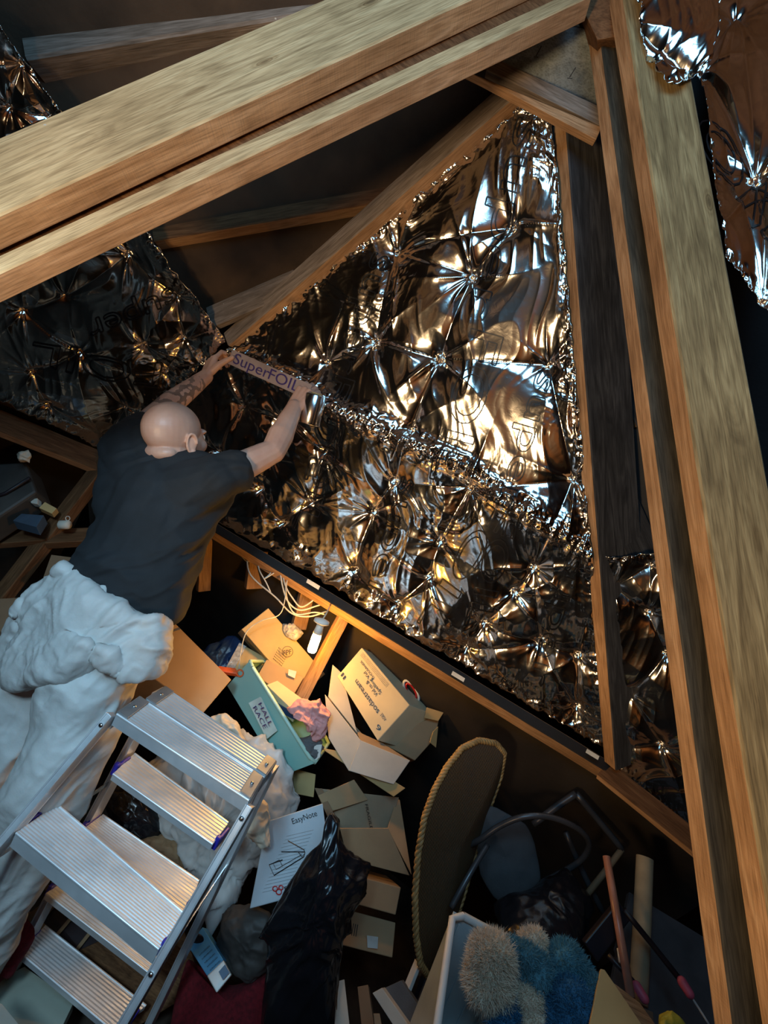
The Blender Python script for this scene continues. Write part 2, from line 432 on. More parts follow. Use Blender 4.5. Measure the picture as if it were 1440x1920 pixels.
def text_on(name, s, q, mat, parent, off=0.0012, hscale=0.75, mirror=False):
    """text filling the pixel quad q (order: text start-top, end-top, end-bottom, start-bottom)"""
    v, f, e, W = text_geo(s); fm = face_map(q); y0, y1 = -0.05, 0.75
    vs = [fm(x / W, 1 - (y - y0) / (y1 - y0), off) for x, y in v]
    return mesh(name, vs, f, mat, parent)
def path_tube(name, pts, r, mat, parent=None, n=8, sub=6):
    pts = [Vector(p) for p in pts]; out = []
    for i in range(len(pts) - 1):
        p0 = pts[max(i - 1, 0)]; p1 = pts[i]; p2 = pts[i + 1]; p3 = pts[min(i + 2, len(pts) - 1)]
        for k in range(sub):
            t = k / sub
            out.append(0.5 * ((2 * p1) + (p2 - p0) * t + (2 * p0 - 5 * p1 + 4 * p2 - p3) * t * t + (3 * p1 - p0 - 3 * p2 + p3) * t ** 3))
    out.append(pts[-1]); return MB().tube(out, r, n).build(name, mat, parent, True)
def pillow(name, poly, thick, mat, parent=None, nz=0.012, nscale=9, seed=0, rings=26, segs=96, stretch=(1, 1, 1), back=0.5, power=0.5, ridge=True, geo=False):
    """a closed soft form whose outline runs through the pixel points poly (px,py,d); bulges both ways"""
    pts = [P(*c) for c in poly]; c = sum(pts, Vector()) / len(pts); n = Vector()
    for i in range(len(pts)): n += (pts[i] - c).cross(pts[(i + 1) % len(pts)] - c)
    n.normalize()
    if n.dot(CAM - c) < 0: n = -n
    lens = [0]
    for i in range(len(pts)): lens.append(lens[-1] + (pts[(i + 1) % len(pts)] - pts[i]).length)
    out = []
    for k in range(segs):
        t = lens[-1] * k / segs; i = max(j for j in range(len(pts)) if lens[j] <= t); f = (t - lens[i]) / (lens[i + 1] - lens[i] + 1e-9)
        p0, p1, p2, p3 = pts[i - 1], pts[i], pts[(i + 1) % len(pts)], pts[(i + 2) % len(pts)]
        cr = 0.5 * ((2 * p1) + (p2 - p0) * f + (2 * p0 - 5 * p1 + 4 * p2 - p3) * f * f + (3 * p1 - p0 - 3 * p2 + p3) * f ** 3)
        out.append(p1.lerp(p2, f) * 0.5 + cr * 0.5)
    V = []; 
    def ring(r, s):
        h = thick * (s if s > 0 else s * back) * (max(0, 1 - r * r) ** power)
        return [c.lerp(o, r) + n * h for o in out]
    V.append(c + n * thick)
    for j in range(1, rings + 1): V += ring(math.sin(math.pi / 2 * j / rings), 1)
    for j in range(rings - 1, 0, -1): V += ring(math.sin(math.pi / 2 * j / rings), -1)
    V.append(c - n * thick * back)
    R = 2 * rings - 1; F = []
    for k in range(segs): F.append((0, 1 + k, 1 + (k + 1) % segs))
    for j in range(R - 1):
        for k in range(segs):
            a = 1 + j * segs + k; b2 = 1 + j * segs + (k + 1) % segs; F.append((a, a + segs, b2 + segs, b2))
    for k in range(segs): F.append((len(V) - 1, 1 + (R - 1) * segs + (k + 1) % segs, 1 + (R - 1) * segs + k))
    if geo: return V, F
    V = np.array([tuple(x) for x in V]); S = V * nscale * np.array(stretch)
    S = S + 0.5 * np.stack([vnoise(V * nscale * .6, 50 + seed), vnoise(V * nscale * .6, 60 + seed), vnoise(V * nscale * .6, 70 + seed)], 1)
    h = (ridged(S, seed, 4) if ridge else fbm(S, seed, 3)) * nz
    dirs = V - np.array(tuple(c - n * thick * 0.6)); dirs /= np.linalg.norm(dirs, axis=1)[:, None] + 1e-9
    V = V + dirs * h[:, None]
    return mesh(name, V, F, mat, parent, smooth=True)
# ------------------------------------------------------------------ the two roof planes and the shell
RP = Pl((200, 850, 2.45), (1140, 1420, 1.76), (1000, 210, 1.45))
LP = Pl((200, 850, 2.45), (0, 780, 2.19), (1000, 210, 1.45))
def big_plane(name, plane, corners, off, mat, thick=0.03):
    pts = [plane.p(x, y, -off) for x, y in corners]; n = plane.n()
    m = MB(); m.hexa(pts, [p - n * thick for p in pts]); o = m.build(name, mat)
    bm = bmesh.new(); bm.from_mesh(o.data); bmesh.ops.recalc_face_normals(bm, faces=bm.faces); bm.to_mesh(o.data); bm.free()
    o['kind'] = 'structure'; return o
def poly_plane(name, plane, poly, off, mat, thick=0.02):
    pts = [plane.p(x, y, -off) for x, y in poly]; n = plane.n(); N = len(pts)
    v = pts + [p - n * thick for p in pts]
    f = [tuple(range(N)), tuple(range(2 * N - 1, N - 1, -1))] + [(i, i + N, (i + 1) % N + N, (i + 1) % N) for i in range(N)]
    o = mesh(name, v, f, mat); bm = bmesh.new(); bm.from_mesh(o.data); bmesh.ops.recalc_face_normals(bm, faces=bm.faces); bm.to_mesh(o.data); bm.free()
    o['kind'] = 'structure'; return o
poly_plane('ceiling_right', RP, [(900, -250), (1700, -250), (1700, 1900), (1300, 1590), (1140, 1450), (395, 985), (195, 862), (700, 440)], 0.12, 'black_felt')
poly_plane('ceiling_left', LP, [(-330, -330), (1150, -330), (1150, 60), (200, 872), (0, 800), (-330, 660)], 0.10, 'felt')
FZ = -0.12
def quad(name, pts, mat, kind='structure'):
    pts = [Vector(p) for p in pts]; n = (pts[1] - pts[0]).cross(pts[2] - pts[0]).normalized()
    o = MB().hexa(pts, [p + n * 0.03 for p in pts]).build(name, mat)
    bm = bmesh.new(); bm.from_mesh(o.data); bmesh.ops.recalc_face_normals(bm, faces=bm.faces); bm.to_mesh(o.data); bm.free()
    o['kind'] = kind; return o
quad('floor', [(-3.2, 3.4, FZ), (3.2, 3.4, FZ), (3.2, -2.2, FZ), (-3.2, -2.2, FZ)], 'floor_dust')
quad('wall_back', [(-3.2, -2.2, FZ), (3.2, -2.2, FZ), (3.2, -2.2, 3.9), (-3.2, -2.2, 3.9)], 'brown_wood')
quad('wall_left', [(-3.2, 3.4, FZ), (-3.2, -2.2, FZ), (-3.2, -2.2, 3.9), (-3.2, 3.4, 3.9)], 'felt')
quad('wall_right', [(3.2, -2.2, FZ), (3.2, 3.4, FZ), (3.2, 3.4, 3.9), (3.2, -2.2, 3.9)], 'felt')
quad('wall_front', [(3.2, 3.4, FZ), (-3.2, 3.4, FZ), (-3.2, 3.4, 3.9), (3.2, 3.4, 3.9)], 'dark_felt')
quad('ceiling', [(-3.2, -2.2, 3.9), (3.2, -2.2, 3.9), (3.2, 3.4, 3.9), (-3.2, 3.4, 3.9)], 'brown_wood')
# felt and boarding of the low eaves behind the purlins
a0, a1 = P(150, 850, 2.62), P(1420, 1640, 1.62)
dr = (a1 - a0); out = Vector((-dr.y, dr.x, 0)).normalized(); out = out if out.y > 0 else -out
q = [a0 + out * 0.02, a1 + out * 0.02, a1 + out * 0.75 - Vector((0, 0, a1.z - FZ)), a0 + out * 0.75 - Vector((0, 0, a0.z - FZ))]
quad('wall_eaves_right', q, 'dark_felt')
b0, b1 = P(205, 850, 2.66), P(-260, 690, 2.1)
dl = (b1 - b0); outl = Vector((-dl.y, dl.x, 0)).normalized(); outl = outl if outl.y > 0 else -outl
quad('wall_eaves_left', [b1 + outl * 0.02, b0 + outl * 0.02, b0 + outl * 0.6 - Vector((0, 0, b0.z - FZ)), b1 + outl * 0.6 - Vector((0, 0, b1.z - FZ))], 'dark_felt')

# ------------------------------------------------------------------ near rafters
TL = 'timbers running down from the roof apex'
beam('rafter', (-60, 430, .84), (1120, -111, 1.14), (500, 60), 90, 43, 56, 'grey_planed_wood', 'bright_lit_sawn_wood',
     'thick knotty pale rafter across the top left, upper of the close pair', 'rafter', TL)
beam('rafter', (-60, 540, .86), (1110, -9, 1.16), (500, 100), 21, 37, 56, 'grey_planed_wood', 'bright_lit_sawn_wood',
     'thin pale rafter across the top left, lower one of the close pair', 'rafter', TL)
beam('rafter', (1119, 20, 1.26), (1448, 2460, .731), (1250, 480), 79, 27.5, 35, 'shade_wood', 'orange_lit_sawn_wood',
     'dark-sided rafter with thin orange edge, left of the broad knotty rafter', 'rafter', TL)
beam('rafter', (1160, -60, 1.14), (1559, 2460, .639), (1400, 480), 103, 33, 30, 'olive_planed_wood', 'orange_lit_sawn_wood',
     'broad knotty grey-green rafter down the right side of the picture', 'rafter', TL)
# filler face between the close pair on the left (set back; the gap's shade as a dark brown strip)
tag(slab('gap_shade_strip', [(-60, 450, .90), (1095, -92, 1.19), (1095, -12, 1.19), (-60, 535, .90)], .02, 'brown_wood'), 'dark brown strip for the shaded gap between the two close rafters at top left', 'board')
# ridge block at apex
slab('ridge_block', [(1070, -30, 1.22), (1205, -40, 1.16), (1200, 60, 1.18), (1120, 75, 1.24)], 0.10, 'brown_wood')
tag(bpy.data.objects['ridge_block'], 'brown timber block where the rafters meet at the top', 'timber block')
# board nailed across the apex
ab = thing('apex_board', P(1040, 190, 1.3), 'dusty grey-green board with a rough pale end nailed across the roof apex', 'board')
slab('board', [(935, 125, 1.32), (1062, 48, 1.27), (1135, 60, 1.29), (1128, 205, 1.33)], 0.02, 'pale_board_wood', ab)
slab('batten', [(922, 106, 1.315), (1126, 200, 1.32), (1126, 236, 1.325), (912, 130, 1.325)], 0.03, 'dusty_wood', ab)
e = slab('cut_edge', [(872, 132, 1.33), (1128, 238, 1.325), (1118, 262, 1.33), (905, 148, 1.335)], 0.03, 'orange_lit_sawn_wood', ab)  # warm light on this edge is put into its orange colour
e['label'] = 'ragged pale splintered edge'
for x, y in ((1005, 105), (1068, 145)):
    p = P(x, y, 1.30)
    MB().tube([p, p + Vector((0.004, -0.02, 0.012))], 0.0012, 6).tube([p + Vector((-.004, 0, -.004)), p + Vector((0.008, -0.012, -0.01))], .001, 6).build('nail', 'black_wood', ab)
# hip and jack rafters behind
beam('hip_rafter', (428, 648, 1.97), (975, 172, 1.40), (600, 420), 26, 34, 40, 'dusty_wood', 'orange_lit_sawn_wood',
     'diagonal hip rafter with orange lower face along the big foil triangle', 'rafter')
beam('jack_rafter', (1060, 215, 1.405), (1155, 1445, 1.70), (1150, 700), 78, 22, 40, 'black_wood', 'orange_lit_sawn_wood',
     'steep rafter with thin orange edge and black side, right edge of the big foil triangle', 'rafter')
# purlin below the big foil: black felt-capped top, orange underside
beam('purlin', (385, 987, 2.17), (1155, 1458, 1.72), (700, 1130), 18, 15, 30, 'black_felt', 'orange_lit_sawn_wood',
     'long timber with black top edge and orange lower edge above the boxes', 'purlin')
beam('purlin', (1120, 1452, 1.72), (1330, 1622, 1.46), (1200, 1500), 36, 8, 35, 'brown_wood', 'orange_lit_sawn_wood',
     'short brown timber under the small foil piece at the lower right', 'purlin')
beam('purlin', (-60, 785, 2.10), (205, 890, 2.36), (80, 800), 38, 10, 35, 'brown_wood', 'orange_lit_sawn_wood',
     'brown timber under the left foil sheet, meeting the corner behind the person', 'purlin')
# upper left timbers on the felt
beam('roof_timber', (48, 110, 1.29), (800, -10, 1.29), (400, 20), 66, 50, 45, 'dusty_wood', 'dusty_wood',
     'dusty grey timber at the very top left behind the close rafters', 'roof timber')
beam('roof_timber', (288, 452, 1.70), (790, 366, 1.66), (500, 380), 52, 17, 35, 'brown_wood', 'orange_lit_sawn_wood',
     'brown timber with bright orange lower edge left of the diagonal hip rafter', 'roof timber')
beam('roof_timber', (395, 615, 1.93), (560, 545, 1.84), (450, 570), 36, 8, 35, 'dusty_wood', 'dusty_wood',
     'short weathered grey block just above the corner where the hands hold the tape', 'timber block')
beam('roof_timber', (1195, 800, 1.60), (1085, 530, 1.57), (1190, 560), 60, 22, 35, 'black_wood', 'orange_lit_sawn_wood',
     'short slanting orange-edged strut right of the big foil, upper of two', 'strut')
beam('roof_timber', (1185, 1062, 1.62), (1125, 930, 1.61), (1190, 960), 60, 22, 35, 'black_wood', 'orange_lit_sawn_wood',
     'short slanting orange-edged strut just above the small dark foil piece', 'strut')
# studs, post, strut below the purlins
post = beam('post', (640, 1150, 2.04), (552, 1318, 1.98), (560, 1200), 6, 20, 68, 'orange_lit_sawn_wood', 'orange_lit_sawn_wood',
     'orange upright post beside the glowing bulb, below the long purlin', 'post')
SG = 'studs below the purlin'
for (x0, y0, x1, y1, d, W, lab) in ((470, 1035, 462, 1105, 2.26, 32, 'stud below the purlin where the white cables hang'),
                                    (376, 1000, 372, 1110, 2.34, 22, 'stud in the shade right beside the black T-shirt'),
                                    (566, 1105, 548, 1180, 2.16, 26, 'orange stud behind the white cable loops')):
    beam('stud', (x0, y0, d), (x1, y1, d + .03), (x0 - 60, y1), 5, W, 70, 'orange_lit_sawn_wood', 'orange_lit_sawn_wood', lab, 'stud')
beam('diagonal_strut', (205, 862, 2.34), (-30, 1165, 2.2), (40, 900), 20, 17, 45, 'brown_wood', 'brown_wood',
     'long diagonal strut in the dark far left behind the person', 'strut')
beam('joist', (-40, 1022, 2.24), (85, 1012, 2.26), (20, 990), 24, 10, 45, 'brown_wood', 'brown_wood',
     'short dark joist left of the diagonal strut carrying clutter', 'joist')
beam('joist', (84, 1018, 2.26), (160, 1014, 2.3), (120, 980), 26, 12, 40, 'brown_wood', 'brown_wood',
     'short joist with a pale mug on it right of the diagonal strut', 'joist')

# ------------------------------------------------------------------ foil
def vP(x, y, d):
    FWn, IRn, IUn = (np.array(tuple(t)) for t in (FW, IR, IU))
    return np.array(tuple(CAM)) + (FWn[None] + IRn[None] * ((x - 720) / F_PX)[:, None] - IUn[None] * ((y - 960) / F_PX)[:, None]) * d[:, None]
class Foil:
    def __init__(s, plane, U0, U1, nails, seed, A=0.011, Rn=0.11, billow=0.02, crumple=0.0035, ridge=None, off=0.0, push=None, edge=None):
        s.pl = plane; s.n = np.array(tuple(plane.n())); a = np.array(tuple(plane.p(*U0))); b = np.array(tuple(plane.p(*U1)))
        s.o = a; s.U = (b - a) / np.linalg.norm(b - a); s.V = np.cross(s.n, s.U); s.seed = seed
        s.nails = []
        rnd = random.Random(seed)
        for x, y in nails:
            p = np.array(tuple(plane.p(x, y))) - s.o
            s.nails.append((p @ s.U, p @ s.V, rnd.uniform(.7, 1.25), rnd.randint(5, 9), rnd.uniform(0, 6)))
        s.A, s.R, s.B, s.C, s.ridge, s.off, s.push = A, Rn, billow, crumple, ridge, off, push
    def uv(s, w): q = w - s.o; return q @ s.U, q @ s.V
    def h(s, u, v):
        z = np.zeros_like(u); p3 = np.stack([u, v, z], 1)
        wx = vnoise(p3 * 5, s.seed) * .03; wy = vnoise(p3 * 5 + 40, s.seed) * .03
        # broad creased panels
        pw = np.stack([u + wx, v + wy, z], 1)
        h = s.B * 0.8 * vnoise(pw * 3.2, s.seed + 1)
        near = np.full_like(u, 9.0)
        for (cu, cv, a, k, ph) in s.nails:
            du, dv = u - cu, v - cv; r = np.sqrt(du * du + dv * dv) + 1e-6; near = np.minimum(near, r)
            rnd = random.Random(int(ph * 1e6))
            for q in range(k):
                an = rnd.uniform(0, 6.283); ca, sa = math.cos(an), math.sin(an); al = du * ca + dv * sa; pp = -du * sa + dv * ca
                bend = rnd.uniform(-1.2, 1.2); pp = pp + bend * al * al
                L = rnd.uniform(.05, .17) * s.R / .11; wd = 0.0045 + rnd.uniform(.05, .12) * np.abs(al)
                h += (al > 0) * s.A * a * rnd.uniform(.5, 1.3) * np.exp(-np.abs(pp) / wd) * np.exp(-(np.abs(al) / L) ** 1.5) * (np.abs(al) / (np.abs(al) + .01))
            h -= s.A * 1.1 * np.exp(-(r / 0.02))
        h += s.B * (1 - np.exp(-(near / 0.09) ** 2))
        N = s.nails
        for i in range(len(N)):
            ds = sorted((math.hypot(N[i][0] - N[j][0], N[i][1] - N[j][1]), j) for j in range(len(N)) if j != i)
            for dd, j in ds[:2]:
                ax, ay, bx, by = N[i][0], N[i][1], N[j][0], N[j][1]; ex, ey = (bx - ax) / dd, (by - ay) / dd
                t = np.clip((u - ax) * ex + (v - ay) * ey, 0, dd); pp = np.hypot(u - ax - ex * t, v - ay - ey * t)
                h -= s.A * .55 * np.exp(-pp / 0.014)
        cr = ridged(np.stack([u * 11 + wx * 60, v * 11 + wy * 60, z], 1), s.seed + 7, 4)
        mask = np.clip(vnoise(p3 * 4 + 7, s.seed + 9) * 0.9 + 0.45, 0.1, 1)
        h += s.C * cr * mask * (0.25 + 0.75 * np.clip(vnoise(p3 * 6 + 3, s.seed + 19) * 2, 0, 1))
        h += s.C * 0.8 * ridged(np.stack([u * 13 + v * 5 + wx * 30, v * 3.5 - u * 2, z], 1), s.seed + 11, 2)
        if s.ridge is not None: h += s.ridge(s, u, v)
        return h + s.off
    def surf(s, x, y, extra=0.0):
        x = np.asarray(x, float); y = np.asarray(y, float)
        w = vP(x, y, 1 / (s.pl.k[0] + s.pl.k[1] * x + s.pl.k[2] * y)); u, v = s.uv(w)
        return w + s.n[None] * (s.h(u, v) + extra)[:, None]
def interp(poly, n):
    poly = np.array(poly, float); L = np.concatenate([[0], np.cumsum(np.linalg.norm(np.diff(poly, axis=0), axis=1))])
    t = np.linspace(0, L[-1], n); return np.stack([np.interp(t, L, poly[:, 0]), np.interp(t, L, poly[:, 1])], 1)
def foil_mesh(name, F, bottom, top, nu, nv, label, wob=3.0, seed=0, parent=None, mat='foil', group=None, curl=0.02):
    b = interp(bottom, nu); t = interp(top, nu); T = np.linspace(0, 1, nv)[:, None, None]
    g = b[None] * (1 - T) + t[None] * T
    # ragged outline
    e = np.minimum(np.linspace(0, 1, nv)[:, None], np.linspace(1, 0, nv)[:, None]) * np.ones((1, nu)); e2 = np.minimum(np.linspace(0, 1, nu)[None], np.linspace(1, 0, nu)[None]) * np.ones((nv, 1))
    ed = np.exp(-np.minimum(e, e2) * 40)
    fl = g.reshape(-1, 2); z = np.zeros(len(fl))
    nx = vnoise(np.stack([fl[:, 0] / 14, fl[:, 1] / 14, z], 1), seed) * wob; ny = vnoise(np.stack([fl[:, 0] / 14, fl[:, 1] / 14, z + 9], 1), seed) * wob
    fl = fl + np.stack([nx, ny], 1) * ed.reshape(-1, 1)
    co = F.surf(fl[:, 0], fl[:, 1])
    m2 = ed.reshape(-1)
    co = co + F.n[None] * (m2 * 0.006 * ridged(np.stack([fl[:, 0] / 16, fl[:, 1] / 16, z], 1), seed + 2, 3))[:, None]
    I = np.arange(nu * nv).reshape(nv, nu)
    faces = np.stack([I[:-1, :-1], I[:-1, 1:], I[1:, 1:], I[1:, :-1]], -1).reshape(-1, 4)
    o = mesh(name, co, faces.tolist(), mat, parent, smooth=True)
    if label: tag(o, label, 'insulation foil', group)
    so = o.modifiers.new('s', 'SOLIDIFY'); so.thickness = 0.001; so.offset = -1 if True else 1
    return o
def foil_text(F, s, start, end, height, parent, width=2.5, mat='print_black', name='printed_lettering', reverse=False):
    v, f, e, W = text_geo(s, True); x0, y0 = start; x1, y1 = end
    D = np.array([x1 - x0, y1 - y0], float); L = np.linalg.norm(D); D /= L; Nn = np.array([D[1], -D[0]])
    if reverse: Nn = -Nn
    V = []; Fc = []
    for i, j in e:
        a, b = v[i], v[j]; pa = np.array([x0, y0]) + D * (a[0] / W * L) + Nn * (a[1] - .35) * height; pb = np.array([x0, y0]) + D * (b[0] / W * L) + Nn * (b[1] - .35) * height
        l = np.linalg.norm(pb - pa); 
        if l < 1e-6: continue
        k = max(1, int(l / 4)); d = (pb - pa) / l; m = np.array([-d[1], d[0]]) * width * .5
        st = len(V)
        for q in range(k + 1):
            c = pa + (pb - pa) * q / k; V.append(c + m); V.append(c - m)
        for q in range(k): Fc.append((st + 2 * q, st + 2 * q + 1, st + 2 * q + 3, st + 2 * q + 2))
    V = np.array(V); co = F.surf(V[:, 0], V[:, 1], 0.0022)
    return mesh(name, co, Fc, mat, parent)
# sagging overlap seam across the big sheet
seam = np.array([(430, 655), (560, 715), (650, 770), (740, 812), (860, 868), (950, 930), (1040, 985), (1110, 1040)], float)
def seam_ridge(F, u, v):
    w = vP(seam[:, 0], seam[:, 1], 1 / (F.pl.k[0] + F.pl.k[1] * seam[:, 0] + F.pl.k[2] * seam[:, 1])); su, sv = F.uv(w)
    o = np.argsort(su); sv_at = np.interp(u, su[o], sv[o]); d = (v - sv_at)
    if F.V[2] < 0: d = -d
    z = np.zeros_like(u)
    band = np.exp(-(d / 0.045) ** 2)
    cr = ridged(np.stack([u * 26, v * 34, z], 1), 77, 4)
    # upper sheet leans back from the seam, lower sheet tucks in below it
    return band * (0.022 + 0.009 * cr) - 0.10 * np.clip(d, 0, .35) * 0.5 - 0.20 * np.clip(-d, 0, 0.30) * 0.55
nailsR = [(883, 515), (822, 672), (1028, 683), (770, 808), (880, 915), (605, 850), (655, 1078), (738, 1140), (820, 1020), (735, 905), (1000, 1068), (690, 965),
          (962, 1118), (905, 1178), (870, 1225), (575, 945), (1075, 900), (1010, 1215), (1085, 1240), (800, 1090), (500, 860), (520, 985), (700, 640), (960, 420), (610, 680), (1080, 1340), (740, 470), (330, 800), (400, 850), (445, 760), (350, 900), (530, 790), (480, 920)]
FR = Foil(RP, (395, 965), (1140, 1420), nailsR, 3, A=0.013, Rn=0.12, billow=0.022, crumple=0.0035, ridge=seam_ridge)
big = foil_mesh('foil_sheet', FR, [(205, 850), (395, 968), (1146, 1420)], [(985, 200), (1034, 222)], 430, 430,
    'large crinkled triangular silver foil sheet in the middle with outlined letters', seed=2)
for s_, a_, b_, h_ in (('super', (1000, 232), (900, 600), 82), ('FOIL', (915, 625), (838, 905), 92), ('superFOIL', (722, 478), (590, 905), 64), ('superFOIL', (1030, 700), (892, 1180), 66),
                       ('super', (770, 900), (700, 1130), 60), ('FOIL', (940, 940), (800, 1180), 66), ('FOIL', (640, 790), (560, 1000), 52), ('super', (1085, 1040), (1010, 1290), 60)):
    foil_text(FR, s_, a_, b_, h_, big)
# lower turned-up hem of the big sheet with solid FOIL prints
for s_, a_, b_ in (('FOIL', (718, 1168), (745, 1184)), ('FOIL', (820, 1230), (852, 1252)), ('FOIL', (930, 1292), (962, 1314)), ('FOIL', (628, 1113), (652, 1128)), ('FOIL', (1040, 1360), (1064, 1376))):
    D = np.array(b_, float) - np.array(a_); Nn = np.array([D[1], -D[0]]) / np.linalg.norm(D) * 15
    v, f, e, W = text_geo(s_)
    xy = np.array(a_)[None] + D[None] * (v[:, :1] / W) + Nn[None] * v[:, 1:2] + np.array([[7., -11.]])
    mesh('printed_lettering', FR.surf(xy[:, 0], xy[:, 1], 0.006), f, 'print_black', big)
for x, y in ((588, 1095), (860, 1268), (1112, 1414)):
    q = [(x - 11, y - 10), (x + 12, y + 4), (x + 9, y + 11), (x - 14, y - 3)]
    pl = Pl((385, 975, 2.15), (1150, 1440, 1.70), (700, 1100, 1.96))
    o = slab('paper_label', [(a_, b_, pl.d(a_, b_)) for a_, b_ in q], 0.001, 'paper', None, bev=0)
    tag(o, {588: 'tiny pale paper label on the black purlin edge above the bulb', 860: 'tiny pale paper label on the purlin edge right of the cardboard boxes', 1112: 'tiny pale paper label at the right end of the black purlin edge'}[x], 'label')
# left sheet
nailsL = [(150, 665), (270, 650), (235, 765), (60, 700), (330, 560), (120, 560), (310, 700), (200, 820), (40, 590), (345, 640), (240, 480), (90, 760)]
FL = Foil(LP, (0, 780), (200, 850), nailsL, 11, A=0.010, Rn=0.11, billow=0.016, crumple=0.003)
left = foil_mesh('foil_sheet', FL, [(-60, 712), (0, 742), (205, 846)], [(-60, 350), (210, 290), (262, 405), (425, 640)], 320, 240,
    'dull brown-reflecting foil sheet on the left slope, behind and left of the bald head', seed=4)
foil_text(FL, 'super', (330, 560), (170, 620), 60, left); foil_text(FL, 'FOIL', (300, 705), (60, 660), 60, left)
FL2 = Foil(LP, (0, 780), (200, 850), [(40, 120), (90, 220), (20, 200)], 21, A=0.008, Rn=0.1, billow=0.01, crumple=0.004, off=0.01)
foil_mesh('foil_sheet', FL2, [(-70, 300), (0, 312), (160, 262)], [(-70, -10), (-10, 25), (30, 85)], 120, 120,
    'narrow foil strip at the far top left corner, above the close rafters', seed=5)
# small lower right sheet
R2P = RP
FS = Foil(RP, (1130, 1420), (1300, 1560), [(1215, 1150), (1150, 1100), (1250, 1230), (1180, 1300), (1240, 1400), (1220, 1060), (1160, 1400)], 31, A=0.010, Rn=0.10, billow=0.014, crumple=0.0035, off=0.0)
foil_mesh('foil_sheet', FS, [(1152, 1432), (1310, 1562)], [(1122, 1042), (1290, 1030)], 130, 240,
    'small dark foil piece low between the jack rafter and the right-hand rafter pair', seed=6)
# upper right
UP = Pl((1300, 0, 1.32), (1440, 480, 1.10), (1300, 480, 1.16))
FU = Foil(UP, (1300, 480), (1440, 480), [(1312, 130), (1420, 330), (1380, 40), (1435, 560)], 41, A=0.012, Rn=0.14, billow=0.02, crumple=0.002, off=0.0)
ur = foil_mesh('foil_sheet', FU, [(1352, 498), (1420, 560), (1560, 760)], [(1290, -60), (1420, -60), (1560, -60)], 130, 220,
    'golden-brown foil sheet at the top right corner with large outlined letters', seed=7)
foil_text(FU, 'on', (1325, 235), (1470, 440), 125, ur, width=3.2); foil_text(FU, '/', (1390, 400), (1450, 380), 120, ur, width=3.2)
UF = Pl((1190, 0, 1.07), (1330, 0, 1.06), (1280, 170, 1.04))
FF = Foil(UF, (1190, 170), (1330, 170), [(1300, 128), (1232, 95), (1190, 30)], 51, A=0.012, Rn=0.08, billow=0.016, crumple=0.003)
foil_mesh('foil_flap', FF, [(1214, 70), (1240, 160), (1268, 166), (1330, 118), (1338, 60)], [(1180, -50), (1260, -50), (1340, -50)], 90, 110,
    'loose crumpled foil flap hanging over the top of the broad right rafter', seed=8)
# pieces on the ragged hip corner
# ------------------------------------------------------------------ stepladder
lad = thing('stepladder', PZ(330, 1700, FZ), 'ribbed aluminium double stepladder with blue plastic step caps at lower left', 'stepladder')
def tread(name, px, z, ribs, mat, parent, apron=0.03, th=0.018, label=None):
    A, B, C_, D = [PZ(x, y, z) for x, y in px]
    m = MB(); n = ribs * 2 + 1; dn = Vector((0, 0, -1)); top = []
    for k in range(n + 1):
        t = k / n; top.append((A.lerp(D, t), B.lerp(C_, t), (0.0008 if z < .2 else 0.0018) if k % 2 else 0.0))
    V = []; Fc = []
    M = 2
    for a, b, h in top:
        # each rib is a flat-topped strip
        V += [a + Vector((0, 0, h)), b + Vector((0, 0, h))]
    for k in range(n): Fc.append((2 * k, 2 * k + 1, 2 * k + 3, 2 * k + 2))
    m.add(V, Fc)
    m.hexa([A + dn * .003, B + dn * .003, C_ + dn * .003, D + dn * .003], [A + dn * th, B + dn * th, C_ + dn * th, D + dn * th])
    if apron:
        out = (A - D).normalized() * 0.004
        m.hexa([A + out, B + out, B - out * .2, A - out * .2], [A + out + dn * apron, B + out + dn * apron, B - out * .2 + dn * apron, A - out * .2 + dn * apron])
        m.tube([A + out * .6, B + out * .6], 0.004, 8)
        m.tube([D, C_], 0.0035, 8)
    o = m.build(name, mat, parent); bevel(o, .0008, 1)
    if label: o['label'] = label
    return A, B, C_, D
def rail(name, A, B, wdir, wa, wb, parent, mat='aluminium'):
    X = (B - A).normalized(); w = (Vector(wdir) - X * X.dot(Vector(wdir))).normalized(); u = X.cross(w)
    m = MB(); m.box(A - w * wa / 2 - u * wb / 2, X * (B - A).length, w * wa, u * wb)
    # lips of the channel
    m.box(A - w * wa / 2 - u * (wb / 2 + .004), X * (B - A).length, w * .004, u * (wb + .008))
    m.box(A + w * (wa / 2 - .004) - u * (wb / 2 + .004), X * (B - A).length, w * .004, u * (wb + .008))
    return bevel(m.build(name, mat, parent), .0015)
ZT = 1.09
pl1 = tread('top_plank', [(220, 1338), (468, 1500), (492, 1459), (262, 1308)], ZT, 9, 'aluminium', lad, apron=.034)
pl2 = tread('top_plank', [(274, 1312), (497, 1456), (517, 1429), (310, 1289)], ZT, 6, 'aluminium', lad, apron=.0)
f1 = tread('step', [(32, 1560), (300, 1778), (345, 1712), (106, 1508)], .80, 13, 'aluminium', lad, apron=.040)
b1 = tread('step', [(213, 1450), (400, 1582), (428, 1543), (252, 1413)], .84, 7, 'aluminium', lad, apron=.02)
b2 = tread('step', [(156, 1554), (350, 1712), (373, 1652), (192, 1528)], .60, 9, 'aluminium', lad, apron=.02)
b3 = tread('step', [(88, 1674), (280, 1822), (312, 1778), (132, 1640)], .36, 8, 'aluminium', lad, apron=.02)
b4 = tread('step', [(38, 1784), (212, 1930), (274, 1886), (84, 1736)], .12, 9, 'aluminium', lad, apron=.02)
U1 = (f1[1] - f1[0]).normalized()
def ext(a, b, z): return a + (b - a) * ((z - a.z) / (b.z - a.z))
